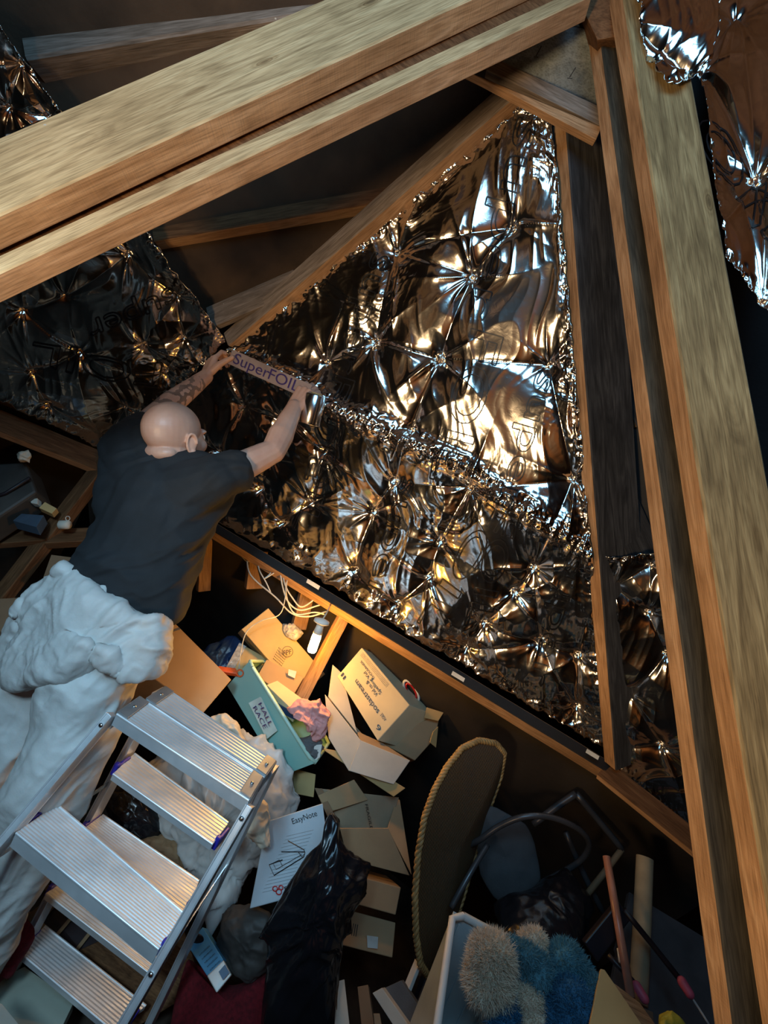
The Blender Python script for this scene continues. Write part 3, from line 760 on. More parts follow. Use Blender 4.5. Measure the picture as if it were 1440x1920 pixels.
FLt, FLf = pl1[0] + Vector((0, 0, -.01)) - U1 * .012, f1[0] - U1 * .012 + Vector((0, 0, -.01))
FRt, FRf = pl1[1] + Vector((0, 0, -.01)) + U1 * .008, f1[1] + U1 * .014 + Vector((0, 0, -.01))
rail('front_rail', FLt, ext(FLt, FLf, FZ), U1, .020, .030, lad)
rail('front_rail', FRt, ext(FRt, FRf, FZ), U1, .020, .030, lad)
RLt = PZ(300, 1296, ZT - .02); RRt = PZ(512, 1440, ZT - .02)
RLb = PZ(60, 1760, .12) - U1 * .01; RRb = PZ(258, 1925, .12) + U1 * .03
rail('rear_rail', RLt.lerp(PZ(232, 1400, .9), 0.0), ext(RLt, RLb, FZ), U1, .02, .04, lad)
rail('rear_rail', RRt, ext(RRt, RRb, FZ), U1, .02, .04, lad)
def cap(p, parent=lad, s=1.0, d=(0, 0, 1)):
    Y = Vector((-U1.y, U1.x, 0))
    m = MB(); m.box(p - U1 * .012 * s - Y * .035 * s - Vector((0, 0, .026)), U1 * .010, Y * .07 * s, Vector((0, 0, .032)))
    m.box(p - U1 * .014 - Y * .040 * s - Vector((0, 0, .030)), U1 * .014, Y * .014, Vector((0, 0, .040)))
    o = bevel(m.build('step_cap', 'blue_plastic', parent), .003); return o
for q, w_ in ((f1, 1.0), (b1, .75), (b2, .8), (b3, .75), (b4, .8)):
    cap(q[0].lerp(q[3], .5), s=w_); cap(q[1].lerp(q[2], .5) + U1 * .012, s=w_)
for q in (pl1, pl2):   # grey corner brackets with a rivet at the plank ends
    for e0, e1, sg in ((q[0], q[3], 1), (q[1], q[2], -1)):
        m = MB(); m.box(e0 + Vector((0, 0, .003)) , (e1 - e0), U1 * sg * .032, Vector((0, 0, .003)))
        m.box(e0 + Vector((0, 0, -.05)) - U1 * sg * .003, (e1 - e0), U1 * sg * .003, Vector((0, 0, .055)))
        br = bevel(m.build('bracket', 'bracket_grey', lad), .002)
        MB().ellipsoid(e0.lerp(e1, .5) + U1 * sg * .016 + Vector((0, 0, .007)), (.005, 0, 0), (0, .005, 0), (0, 0, .003), 10, 6).build('rivet', 'steel', br, True)
nf = Vector((U1.y, -U1.x, 0))
for p in (FLt, FRt, FLf, FRf):
    c = p + nf * .028 + Vector((0, 0, -.02)); MB().ellipsoid(c, U1 * .007, (0, 0, .007), nf * .005, 12, 8).build('rivet', 'steel', lad, True)
for a_, b_, tt in ((FRt, RRt, .4),):
    pass
for A_, B_ in ((ext(FRt, FRf, .72), ext(RRt, RRb, .74)), (ext(FLt, FLf, .72), ext(RLt, RLb, .74))):
    MB().box(A_ - Vector((0, 0, .008)), (B_ - A_), U1 * .003, Vector((0, 0, .016))).build('spreader_bar', 'steel', lad)

# ------------------------------------------------------------------ the person
J = dict(neck=P(322, 880, 1.58), chest=P(300, 945, 1.56), belly=P(255, 1040, 1.52), pelvis=P(205, 1150, 1.46),
         shL=P(240, 845, 1.63), shR=P(402, 900, 1.52), elL=P(288, 782, 1.76), wrL=P(386, 706, 1.95), elR=P(512, 846, 1.63), wrR=P(552, 764, 1.76),
         hipR=P(205, 1215, 1.42), knR=P(105, 1450, 1.32), ftR=P(-60, 1800, 1.38), hipL=P(105, 1180, 1.52), knL=P(15, 1390, 1.50), ftL=P(-130, 1760, 1.5))
for k_ in ('ftR', 'ftL'): J[k_].z = FZ + .09
person = thing('person', (J['ftR'].x, J['ftR'].y, FZ), 'bald person in black T-shirt and white overalls reaching up with foil tape', 'person')
Uh = (IU * .97 + IR * .05 - FW * .16).normalized(); Fh = (FW * .90 + IR * .44); Fh = (Fh - Uh * Fh.dot(Uh)).normalized(); Rh = Fh.cross(Uh)
H = P(328, 812, 1.575)
def hp(r, f, u): return H + Rh * r + Fh * f + Uh * u
mb = MB()
mb.ellipsoid(hp(0, -.012, .012), Rh * .080, Fh * .098, Uh * .088, 32, 22)
mb.ellipsoid(hp(0, .03, -.035), Rh * .068, Fh * .072, Uh * .088, 28, 18)
mb.ellipsoid(hp(0, .055, -.085), Rh * .045, Fh * .04, Uh * .03)
mb.ellipsoid(hp(0, -.055, -.062), Rh * .062, Fh * .04, Uh * .03)      # nape roll
mb.ellipsoid(hp(0, .098, -.04), Rh * .014, Fh * .02, Uh * .024)       # nose
mb.ellipsoid(hp(0, .10, -.052), Rh * .017, Fh * .013, Uh * .010)
mb.ellipsoid(hp(0, .085, .008), Rh * .052, Fh * .014, Uh * .012)      # brow
mb.ellipsoid(hp(0, .086, -.078), Rh * .024, Fh * .012, Uh * .006); mb.ellipsoid(hp(0, .084, -.089), Rh * .022, Fh * .012, Uh * .007)
mb.ellipsoid(hp(.042, .062, -.038), Rh * .025, Fh * .025, Uh * .025); mb.ellipsoid(hp(-.042, .062, -.038), Rh * .025, Fh * .025, Uh * .025)
mb.capsule(hp(0, -.02, -.05), .063, J['neck'] - IU * .02, .068)
for s in (1, -1):   # ears
    c = hp(.080 * s, -.002, -.03); o_ = (Rh * s * .75 - Fh * .6).normalized(); l_ = (Fh * .9 + Rh * s * .45).normalized()
    ring = [c + o_ * (.010 + .004 * math.sin(a)) + l_ * .0155 * math.cos(a) + Uh * (.031 * math.sin(a)) for a in [i * 2 * math.pi / 18 for i in range(15)]]
    mb.tube(ring, .0048, 8); mb.ellipsoid(c + o_ * .004, l_ * .016, Uh * .028, o_ * .006)
    mb.ellipsoid(c + o_ * .006 - Uh * .028 + l_ * .004, l_ * .009, Uh * .012, o_ * .006)
    mb.ellipsoid(c + l_ * .014 + o_ * .004, l_ * .005, Uh * .010, o_ * .005)
# trunk, arms, legs under the clothes
for a_, ra, b_, rb in (('neck', .07, 'chest', .115), ('chest', .125, 'belly', .125), ('belly', .12, 'pelvis', .095), ('pelvis', .09, 'hipR', .085), ('pelvis', .09, 'hipL', .085),
                       ('neck', .06, 'shL', .055), ('neck', .06, 'shR', .055), ('chest', .11, 'shL', .06), ('chest', .11, 'shR', .06),
                       ('shL', .058, 'elL', .043), ('shR', .058, 'elR', .041), ('hipR', .085, 'knR', .058), ('hipL', .085, 'knL', .058), ('knR', .056, 'ftR', .04), ('knL', .056, 'ftL', .04)):
    mb.capsule(J[a_], ra, J[b_], rb)
for s in 'LR':
    e_, w_ = J['el' + s], J['wr' + s]
    mb.capsule(e_, .042, e_.lerp(w_, .35), .045); mb.capsule(e_.lerp(w_, .3), .045, w_, .029)
    u_ = J['sh' + s].lerp(J['el' + s], .5); mb.ellipsoid(u_, (.05, 0, 0), (0, .05, 0), (0, 0, .05))
    ft = J['ft' + s]; mb.capsule(ft, .045, ft + Vector((.03, .18, -.03)), .035)
def hand(W, D, N, T, curls, thumb, sc=1.0):
    D = D.normalized(); N = (N - D * N.dot(D)).normalized(); T = (T - D * T.dot(D) - N * T.dot(N)).normalized()
    for i in range(4):
        off = T * (.029 - .0195 * i); base = W + D * (.088 - .004 * abs(i - 1)) * sc + off * sc
        mb.capsule(W + off * .55 + D * .005, .017, base, .0125)
        L = [(.044, .027, .021), (.048, .031, .022), (.045, .029, .021), (.036, .022, .019)][i]; an = 0; p = base; r = .0098 - (.0012 if i == 3 else 0)
        for k in range(3):
            an += math.radians(curls[i][k]); q = p + (D * math.cos(an) - N * math.sin(an)) * L[k] * sc
            mb.capsule(p, r, q, r * .9); p = q; r *= .93
    mb.ellipsoid(W + D * .045 - N * .006, T * .04, D * .05, N * .016)
    p = W + D * .022 + T * .022 - N * .006
    for k, (dv, l, r0, r1) in enumerate(thumb):
        d_ = (T * dv[0] + D * dv[1] - N * dv[2]).normalized(); q = p + d_ * l * sc; mb.capsule(p, r0, q, r1); p = q
    return p
DL = (P(404, 655, 2.00) - J['wrL']); DRr = (P(574, 734, 1.80) - J['wrR'])
hand(J['wrL'], DL, (-FW * .75 - IR * .65), IR * .9 - IU * .2, [(22, 50, 30), (30, 55, 35), (34, 60, 35), (38, 60, 35)],
     [((.9, .75, .25), .045, .017, .0135), ((.8, .75, .5), .034, .0125, .0115), ((1, .35, .3), .026, .0112, .0095)])
hand(J['wrR'], DRr, (-FW * .8 + IU * .5 - IR * .1), -IR * .8 - IU * .1 + FW * .2, [(14, 50, 40), (20, 54, 42), (26, 58, 44), (32, 60, 44)],
     [((.6, .8, .5), .042, .017, .0135), ((.2, .8, .8), .032, .0125, .0115), ((-.1, .7, .7), .025, .0112, .0095)], 1.08)
wl, el = np.array(tuple(J['wrL'])), np.array(tuple(J['elL']))
def tattoo(c):
    ax = (wl - el); t = ((c - el) @ ax) / (ax @ ax); d = np.linalg.norm(c - (el + np.clip(t, 0, 1)[:, None] * ax), axis=1)
    n = ridged(c * 26, 5, 2); return (d < .075) & (t > .12) & (t < .85) & (n > .72)
body = remeshed(mb, 'body', .0031, 'skin', person, disp=lambda c, n: fbm(c * 30, 3, 2) * .0006, smooth_iter=3, mats=['skin', 'tattoo_ink'], matfn=tattoo)
for s in (1, -1):
    MB().ellipsoid(hp(.031 * s, .082, -.012), Rh * .012, Fh * .012, Uh * .012).build('eye', 'white_plastic', person, True)
# T-shirt
mb = MB()
poly = [(282, 806, 1.62), (330, 838, 1.60), (392, 862, 1.57), (440, 868, 1.55), (437, 905, 1.54), (416, 938, 1.53), (394, 968, 1.52), (372, 1020, 1.51), (352, 1080, 1.48), (330, 1164, 1.43),
        (272, 1172, 1.40), (230, 1146, 1.39), (176, 1106, 1.40), (130, 1074, 1.44), (162, 1025, 1.50), (186, 965, 1.55), (190, 905, 1.59), (200, 855, 1.64), (230, 822, 1.65)]
V_, F_ = pillow('x', poly, .085, None, geo=True, back=1.9, power=.42); mb.add(V_, F_)
for a_, ra, b_, rb in (('chest', .14, 'belly', .14), ('chest', .12, 'shL', .078), ('chest', .12, 'shR', .078)): mb.capsule(J[a_], ra, J[b_], rb)
mb.capsule(J['shR'], .072, J['shR'].lerp(J['elR'], .28), .066); mb.capsule(J['shL'], .07, J['shL'].lerp(J['elL'], .5), .062)
nk = J['neck']; nax = (hp(0, -.02, -.06) - nk).normalized(); na = nax.orthogonal().normalized(); nb = nax.cross(na)
mb.tube([nk + nax * .012 + (na * math.cos(a) + nb * math.sin(a)) * .078 for a in [i * 2 * math.pi / 24 for i in range(25)]], .010, 8)
def shirt_f(c, n):
    up = np.array(tuple(IU)); rt = np.array(tuple(IR)); u = c @ rt; v = c @ up; z = c @ np.array(tuple(FW))
    w1 = vnoise(c * 5, 33); a = ridged(np.stack([u * 4 + v * 3 + w1, v * 15 - u * 7 + w1, z * 4], 1), 8, 2); b_ = fbm(c * 7, 4, 2)
    return a * .011 * (0.5 + 0.5 * np.clip(b_ + .5, 0, 1)) + b_ * .004
sh = remeshed(mb, 't_shirt', .006, 'shirt_cloth', person, shirt_f, 4); sh['label'] = 'black short-sleeved T-shirt'
# white overalls worn down around the waist
mb = MB()
mb.capsule(J['pelvis'], .12, J['hipR'], .12); mb.capsule(J['pelvis'], .12, J['hipL'], .12)
mb.capsule(J['hipR'], .118, J['knR'], .095); mb.capsule(J['knR'], .095, J['ftR'].lerp(J['knR'], .15), .08)
mb.capsule(J['hipL'], .118, J['knL'], .10); mb.capsule(J['knL'], .10, J['ftL'].lerp(J['knL'], .15), .085)
def over_f(c, n):
    up = np.array(tuple(IU)); rt = np.array(tuple(IR)); u = c @ rt; v = c @ up; z = c @ np.array(tuple(FW))
    al = -u * .62 - v * .78; ac = u * .78 - v * .62; w1 = vnoise(c * 4, 31) * .6
    a = ridged(np.stack([al * 2.2 + w1, ac * 9 + w1, z * 4], 1), 18, 3); a2 = ridged(np.stack([al * 12 + w1, ac * 12 + w1, z * 9], 1), 28, 3)
    return np.clip(a, -1, 1.6) * .016 + a2 * .0032
ov = remeshed(mb, 'overalls', .006, 'overall_cloth', person, over_f, 6); ov['label'] = 'white disposable overall legs'
poly = [(106, 1078, 1.42), (120, 1062, 1.42), (142, 1066, 1.40), (178, 1100, 1.36), (232, 1140, 1.34), (275, 1160, 1.34), (296, 1160, 1.35), (299, 1205, 1.33), (284, 1262, 1.31), (262, 1277, 1.30), (228, 1274, 1.29), (224, 1240, 1.28), (205, 1220, 1.27), (176, 1214, 1.27),
        (150, 1245, 1.27), (110, 1272, 1.28), (72, 1282, 1.30), (30, 1296, 1.36), (6, 1258, 1.42), (12, 1222, 1.44), (42, 1146, 1.45), (62, 1110, 1.44), (92, 1092, 1.43)]
V_, F_ = pillow('x', poly, .05, None, geo=True, back=3.2, power=.5); mb = MB(); mb.add(V_, F_)
mb.tube([P(108, 1076, 1.39), P(120, 1068, 1.385), P(132, 1072, 1.38)], [.012, .018, .014], 10)
mb.tube([P(70, 1122, 1.42), P(48, 1136, 1.41), P(32, 1150, 1.41)], [.010, .012, .010], 8)
def over_g(c, n):
    up = np.array(tuple(IU)); rt = np.array(tuple(IR)); u = c @ rt; v = c @ up; z = c @ np.array(tuple(FW))
    al = -u * .66 - v * .75; ac = u * .75 - v * .66; w1 = vnoise(c * 5, 37) * .5
    a = ridged(np.stack([al * 2.5 + w1, ac * 12 + w1, z * 5], 1), 41, 2); a2 = ridged(np.stack([al * 11 + w1 * 2, ac * 15 + w1, z * 9], 1), 48, 4)
    return np.clip(a, -1.0, 1.5) * .011 + a2 * .0062
ot_ = remeshed(mb, 'overalls_top', .0055, 'overall_cloth', person, over_g, 7); ot_['label'] = 'white overall top bunched and tied at the waist'
# shoes
for s in 'LR':
    ft = J['ft' + s]; MB().capsule(ft - Vector((0, 0, .0)), .055, ft + Vector((.03, .2, -.03)), .045).build('shoe', 'case_grey', person, True)

# foil tape in the hands
tp = thing('foil_tape', P(520, 715, 1.9), 'silver foil tape with purple printed letters stretched between both hands', 'tape')
q = [(436, 655, 1.96), (585, 722, 1.80), (574, 748, 1.79), (426, 681, 1.95)]
st = slab('tape_strip', q, .0008, 'tape_pinkish', tp, bev=0)
text_on('printed_lettering', 'Super', [(444, 661, 1.949), (510, 690, 1.877), (502, 712, 1.87), (436, 682, 1.94)], 'print_purple', tp, .003)
text_on('printed_lettering', 'FOIL', [(510, 690, 1.877), (566, 716, 1.818), (558, 738, 1.812), (502, 712, 1.87)], 'print_purple', tp, .0035)
c0, c1 = P(593, 740, 1.77), P(580, 796, 1.79); ax = (c1 - c0).normalized()
rm = MB(); rm.tube([c0 - ax * .001, c0, c0.lerp(c1, .03), c0.lerp(c1, .97), c1, c1 + ax * .001], [.012, .036, .0385, .0385, .037, .012], 40)
rm.build('tape_roll', 'foil_tape', tp, True)
MB().tube([c0 - ax * .006, c0 + ax * .004], .02, 24).build('roll_core', 'card_tan', tp, True)
# ------------------------------------------------------------------ bulb and cables
lh = thing('hanging_bulb', P(600, 1168, 1.85), 'glowing warm bulb in a white lampholder hanging below the purlin', 'light bulb')
t0, t1 = P(604, 1163, 1.85), P(583, 1224, 1.85); ax = (t1 - t0).normalized(); Lb = (t1 - t0).length
rose = MB().tube([t0 - ax * .006, t0, t0 + ax * .010, t0 + ax * .016], [.010, .030, .031, .018], 28).build('lampholder', 'white_plastic', lh, True)
path_tube('flex', [t0, P(612, 1150, 1.9), P(618, 1138, 2.02)], .003, 'cable_white', lh)
MB().tube([t0 + ax * .014, t0 + ax * .03, t0 + ax * .055], [.014, .015, .019], 20).build('bulb_neck', 'white_plastic', lh, True)
MB().tube([t0 + ax * .052, t0 + ax * .056, t0 + ax * .07, t0 + ax * (Lb - .012), t0 + ax * (Lb - .003), t0 + ax * Lb], [.010, .016, .0175, .0175, .013, .003], 24).build('glowing_tube', 'bulb_glow', lh, True)
CG = 'white cables looped below the purlin'
for i, (pts, r) in enumerate((
        ([(463, 1040, 2.2), (470, 1078, 2.12), (517, 1120, 2.08), (547, 1150, 2.06), (580, 1156, 2.05), (612, 1146, 2.08)], .0034),
        ([(508, 1052, 2.16), (524, 1072, 2.1), (530, 1100, 2.07), (540, 1128, 2.06), (562, 1144, 2.05), (594, 1136, 2.07), (618, 1128, 2.09)], .0034),
        ([(528, 1060, 2.14), (534, 1095, 2.07), (549, 1122, 2.06), (566, 1138, 2.05), (592, 1122, 2.08)], .0032),
        ([(483, 1045, 2.2), (486, 1068, 2.12), (499, 1092, 2.10), (508, 1112, 2.09)], .0028),
        ([(500, 1048, 2.18), (508, 1072, 2.12), (496, 1085, 2.1), (520, 1070, 2.11), (530, 1058, 2.13)], .0026),
        ([(445, 1030, 2.24), (462, 1052, 2.2), (480, 1048, 2.18), (500, 1040, 2.19)], .0026),
        ([(540, 1066, 2.14), (536, 1110, 2.08), (552, 1150, 2.06), (590, 1148, 2.06), (608, 1152, 2.05)], .0032))):
    o = path_tube('cable', pts and [P(*p) for p in pts], r, 'cable_white'); tag(o, ('white cable in the longest loop from the stud to the lampholder', 'white cable hooking just above the lampholder', 'white cable in the middle of the loops above the tan box', 'short white cable end hanging left of the loops', 'white cable tail curling up beside the purlin', 'white cable lying along the stud at the left end of the purlin', 'white cable making the lowest loop over the tan box')[i], 'cable', CG)
o = path_tube('cable', [P(*p) for p in [(540, 1070, 2.10), (534, 1125, 2.05), (523, 1153, 2.02), (490, 1164, 2.0), (463, 1184, 2.0), (452, 1220, 1.99), (448, 1255, 1.98)]], .0022, 'cable_white')
tag(o, 'single thin cable hanging down to the orange tool by the cardboard boxes', 'cable')

# ------------------------------------------------------------------ open containers
def open_box(name, rim, base, th, mat, parent, rim_r=None, rim_mat=None, wall='side_wall'):
    rim = [Vector(r) for r in rim]; base = [Vector(b) for b in base]; cr = sum(rim, Vector()) / 4; cb = sum(base, Vector()) / 4
    m = MB(); N = 4
    inr = [r + (cr - r).normalized() * th for r in rim]; inb = [b + (cb - b).normalized() * th + (cr - cb).normalized() * th for b in base]
    k = rim + base + inr + inb
    f = []
    for i in range(4):
        j = (i + 1) % 4; f += [(i, j, 4 + j, 4 + i), (8 + i, 12 + i, 12 + j, 8 + j), (i, 8 + i, 8 + j, j)]
    f += [(4, 5, 6, 7), (15, 14, 13, 12)]
    m.add(k, f); o = m.build(wall, mat, parent)
    bm = bmesh.new(); bm.from_mesh(o.data); bmesh.ops.recalc_face_normals(bm, faces=bm.faces); bm.to_mesh(o.data); bm.free(); bevel(o, .006, 3)
    if rim_r:
        pts = []
        for i in range(4):
            a, b = rim[i], rim[(i + 1) % 4]; pts += [a.lerp(b, t) for t in (.06, .35, .65, .94)]
        pts.append(pts[0]); MB().tube(pts, rim_r, 8, cap=False).build('rim', rim_mat, parent, True)
    return o
# green tub
tub = thing('plastic_tub', P(520, 1400, 1.95), 'pale green plastic tub tipped on its side with a handwritten note', 'tub')
R0, R1, R2, R3 = P(467, 1240, 1.93), P(588, 1432, 1.80), P(618, 1392, 1.98), P(500, 1240, 2.12)
B0, B1 = P(426, 1286, 1.98), P(528, 1455, 1.86)
open_box('tub', [R0, R1, R2, R3], [B0, B1, B1 + (R2 - R1) * .85, B0 + (R3 - R0) * .85], .004, 'tub_green', tub, .0075, 'tub_rim', 'shell')
slab('note', [(466, 1318, 1.915), (489, 1306, 1.905), (520, 1370, 1.855), (500, 1386, 1.865)], .0006, 'paper_note', tub, 0)
for s_, qa in (('RACE', [(482, 1322, 1.900), (504, 1363, 1.868), (496, 1367, 1.870), (475, 1327, 1.903)]), ('HALL', [(492, 1316, 1.895), (514, 1358, 1.855), (506, 1362, 1.857), (485, 1320, 1.898)])):
    text_on('handwriting', s_, qa, 'print_purple', tub, .006)
wb = slab('wooden_case', [(500, 1284, 1.93), (520, 1276, 1.97), (578, 1318, 1.93), (556, 1338, 1.88)], .05, 'card_print'); tag(wb, 'pale narrow case sticking out of the green tub', 'case')
wb = slab('case', [(520, 1320, 1.90), (556, 1338, 1.87), (552, 1350, 1.87), (522, 1334, 1.89)], .05, 'navy'); tag(wb, 'dark case under the pale narrow case in the green tub', 'case')
pk = pillow('pink_cloth', [(545, 1332, 1.85), (560, 1318, 1.85), (590, 1314, 1.84), (612, 1325, 1.84), (616, 1350, 1.84), (605, 1378, 1.84), (588, 1384, 1.84), (582, 1365, 1.84), (570, 1348, 1.85)], .035, 'pink_cloth', nz=.012, nscale=22, seed=4)
tag(pk, 'crumpled pink patterned cloth hanging out of the green tub', 'cloth')
gr = pillow('grey_cloth', [(562, 1385, 1.86), (590, 1380, 1.86), (604, 1400, 1.86), (590, 1420, 1.84), (566, 1412, 1.84)], .03, 'cushion_grey', nz=.008, nscale=20, seed=5)
tag(gr, 'small dark grey cloth at the lower end of the green tub', 'cloth')
wc = slab('white_card', [(575, 1398, 1.83), (604, 1396, 1.83), (600, 1420, 1.82), (590, 1428, 1.82)], .004, 'paper'); tag(wc, 'white card scrap at the low corner of the green tub', 'card')

# ------------------------------------------------------------------ cardboard
def carton(name, q, thick, mat, label, cat='box', tdir=None, side=None):
    t = thing(name, P(*q[2]), label, cat); slab('carton', q, thick, mat, t, .003, tdir); return t
c = carton('cardboard_box', [(453, 1180, 2.05), (503, 1140, 2.12), (610, 1264, 2.12), (563, 1306, 2.05)], .16, 'card_tan', 'brightly lit cardboard box with a small printed stamp just left of the bulb')
for k in range(6): text_on('printed_stamp', 'IIIIIIII', [(514 + k * 2, 1232 - k * 4, 2.055), (530 + k * 2, 1246 - k * 4, 2.055), (529 + k * 2, 1248 - k * 4, 2.055), (513 + k * 2, 1234 - k * 4, 2.055)], 'print_black', c, .012)
def ring(name, c, px, py, d, r, w, parent, mat='print_black', n=28):
    pts = [P(px + r * math.cos(a), py + r * math.sin(a), d) for a in [i * 2 * math.pi / n for i in range(n + 1)]]
    return MB().tube(pts, w, 5, False).build(name, mat, parent)
ring('printed_stamp', None, 539, 1222, 2.055, 10, .001, c); text_on('printed_stamp', 'FPF', [(531, 1219, 2.05), (546, 1216, 2.05), (547, 1226, 2.05), (532, 1229, 2.05)], 'print_black', c, .004)
c = carton('cardboard_box', [(482, 1268, 1.98), (500, 1236, 2.04), (570, 1270, 2.03), (545, 1312, 1.96)], .12, 'card_brown', 'cardboard box with white tape behind the green tub')
slab('tape_patch', [(541, 1255, 2.0), (556, 1259, 2.0), (553, 1272, 2.0), (540, 1266, 2.0)], .001, 'paper', c, 0)
c = carton('cardboard_box', [(424, 1252, 2.06), (450, 1206, 2.12), (500, 1234, 2.1), (474, 1278, 2.04)], .1, 'card_tan', 'small box wrapped in clear tape behind the orange tool')
slab('clear_tape', [(424, 1251, 2.055), (449, 1205, 2.115), (462, 1212, 2.11), (437, 1258, 2.05)], .001, 'bubble_wrap', c, 0)
ot = thing('orange_tool', P(430, 1262, 1.95), 'bright orange plastic tool lying beside the small taped box', 'tool')
slab('grip', [(409, 1248, 1.96), (442, 1252, 1.96), (447, 1264, 1.94), (408, 1258, 1.94)], .025, 'orange_plastic', ot, .004)
ring('loop', None, 450, 1262, 1.94, 6, .003, ot, 'orange_plastic')
bw = pillow('bubble_wrap', [(530, 1170, 2.12), (550, 1172, 2.12), (566, 1186, 2.12), (556, 1200, 2.1), (538, 1190, 2.1)], .02, 'bubble_wrap', nz=.006, nscale=30); tag(bw, 'scrap of bubble wrap beside the lampholder', 'bubble wrap')
c = carton('cardboard_box', [(318, 1158, 1.86), (434, 1274, 1.84), (380, 1338, 1.70), (268, 1258, 1.72)], .26, 'card_brown', 'large plain cardboard box beside the white overalls')
slab('tape_patch', [(306, 1186, 1.825), (336, 1176, 1.835), (338, 1180, 1.83), (308, 1190, 1.82)], .0012, 'clear_tape', c, 0)
# soft drink maker box
q = [(678, 1214, 2.10), (768, 1322, 1.98), (708, 1389, 1.90), (632, 1268, 2.02)]
tdir = P(728, 1238, 2.22) - P(678, 1214, 2.10)
c = carton('printed_box', q, .17, 'card_print', 'yellow-lit printed cardboard box with handwriting, upside down in the white carton', tdir=tdir)
fm = face_map(q)
def tq(u0, v0, u1, v1):   # rectangle in face coordinates -> world map for upside-down text (start at high u)
    return None
def face_text(s, fm, u0, u1, v0, v1, mat, parent, off=.0015):
    v, f, e, W = text_geo(s); vs = [fm(u0 + (u1 - u0) * x / W, v0 + (v1 - v0) * (y + .05) / .8, off) for x, y in v]
    return mesh('printed_lettering', vs, f, mat, parent)
face_text('sodastream', fm, .76, .24, .60, .74, 'print_black', c)
face_text('THOUSANDS', fm, .42, .12, .22, .29, 'print_black', c)
for k in range(4): face_text('lllllliiiillllllliiilllliillli', fm, .62, .06, .10 + k * .03 - .04, .115 + k * .03 - .04, 'print_black', c)
face_text('Vid m &', fm, .60, .36, .40, .50, 'print_black', c); face_text('Spelling Vid', fm, .62, .26, .31, .40, 'print_black', c)
face_text('II', fm, .10, .03, .80, .92, 'print_black', c); face_text('AGILE', fm, .90, .80, .58, .66, 'print_black', c); face_text('6', fm, .93, .86, .78, .9, 'print_black', c)
wcx = thing('white_carton', P(680, 1440, 1.9), 'open white carton with splayed flaps holding the printed box', 'box')
slab('flap', [(624, 1246, 2.06), (641, 1262, 2.06), (670, 1374, 1.93), (616, 1306, 1.96)], .004, 'card_white', wcx)
slab('side_panel', [(609, 1302, 1.93), (676, 1388, 1.86), (654, 1446, 1.84), (616, 1384, 1.9)], .004, 'card_white', wcx)
slab('side_panel', [(676, 1388, 1.86), (769, 1426, 1.86), (738, 1471, 1.82), (654, 1445, 1.84)], .004, 'card_white', wcx)
slab('flap', [(668, 1370, 1.95), (716, 1392, 1.93), (769, 1426, 1.87), (677, 1388, 1.87)], .004, 'card_inner', wcx)
slab('bottom_panel', [(616, 1306, 2.0), (700, 1400, 1.96), (690, 1430, 1.96), (612, 1330, 2.0)], .004, 'card_inner', wcx)
yf = slab('cardboard_sheet', [(600, 1402, 1.88), (654, 1412, 1.87), (760, 1478, 1.82), (738, 1494, 1.82)], .004, 'card_tan'); tag(yf, 'tan cardboard flap lying under the white carton', 'cardboard')
carton('cardboard_box', [(712, 1392, 1.97), (826, 1336, 2.08), (816, 1384, 2.02), (778, 1426, 1.94)], .09, 'card_brown', 'torn brown cardboard box right of the white carton, under the printed box')
for q_, lab in (([(800, 1326, 2.05), (832, 1336, 2.05), (822, 1352, 2.03), (796, 1346, 2.03)], 'torn pale cardboard scrap sticking out right of the printed box'),
                ([(812, 1372, 1.98), (822, 1362, 2.0), (818, 1402, 1.97), (806, 1392, 1.97)], 'torn brown cardboard scrap hanging at the right of the torn box')):
    tag(slab('cardboard_scrap', q_, .004, 'card_tan'), lab, 'cardboard')
tag(pillow('gift_wrap', [(722, 1228, 2.2), (735, 1240, 2.2), (752, 1262, 2.2), (757, 1280, 2.18), (742, 1272, 2.18), (728, 1252, 2.2)], .02, 'red_plastic', nz=.01, nscale=24), 'red and white crumpled wrapping behind the printed box', 'wrapping')
sc = thing('oval_handle', P(770, 1300, 2.1), 'white-rimmed red oval handle lying on the box right of the printing', 'handle')
pts = [P(771 + 13 * math.cos(a) + 6 * math.sin(a), 1296 + 19 * math.sin(a) + 6 * math.cos(a), 2.1) for a in [i * 2 * math.pi / 24 for i in range(25)]]
MB().tube(pts, .006, 8, False).build('ring_grip', 'white_plastic', sc, True)
pts2 = [P(771 + 9 * math.cos(a) + 4 * math.sin(a), 1296 + 14 * math.sin(a) + 4 * math.cos(a), 2.1) for a in [i * 2 * math.pi / 24 for i in range(25)]]
MB().tube(pts2, .005, 8, False).build('inner_grip', 'red_plastic', sc, True)
for k, (x, y, d, cmat) in enumerate(((742, 1250, 2.17, 'paper'), (760, 1268, 2.16, 'paper'))):
    tag(pillow('paper_scrap', [(x - 10, y - 10, d), (x + 8, y - 6, d), (x + 10, y + 10, d), (x - 6, y + 6, d)], .012, cmat, nz=.008, nscale=30, seed=k, segs=40, rings=10),
        ('crumpled white paper scrap, upper of two behind the printed box', 'crumpled white paper scrap, lower of two behind the printed box')[k], 'paper')
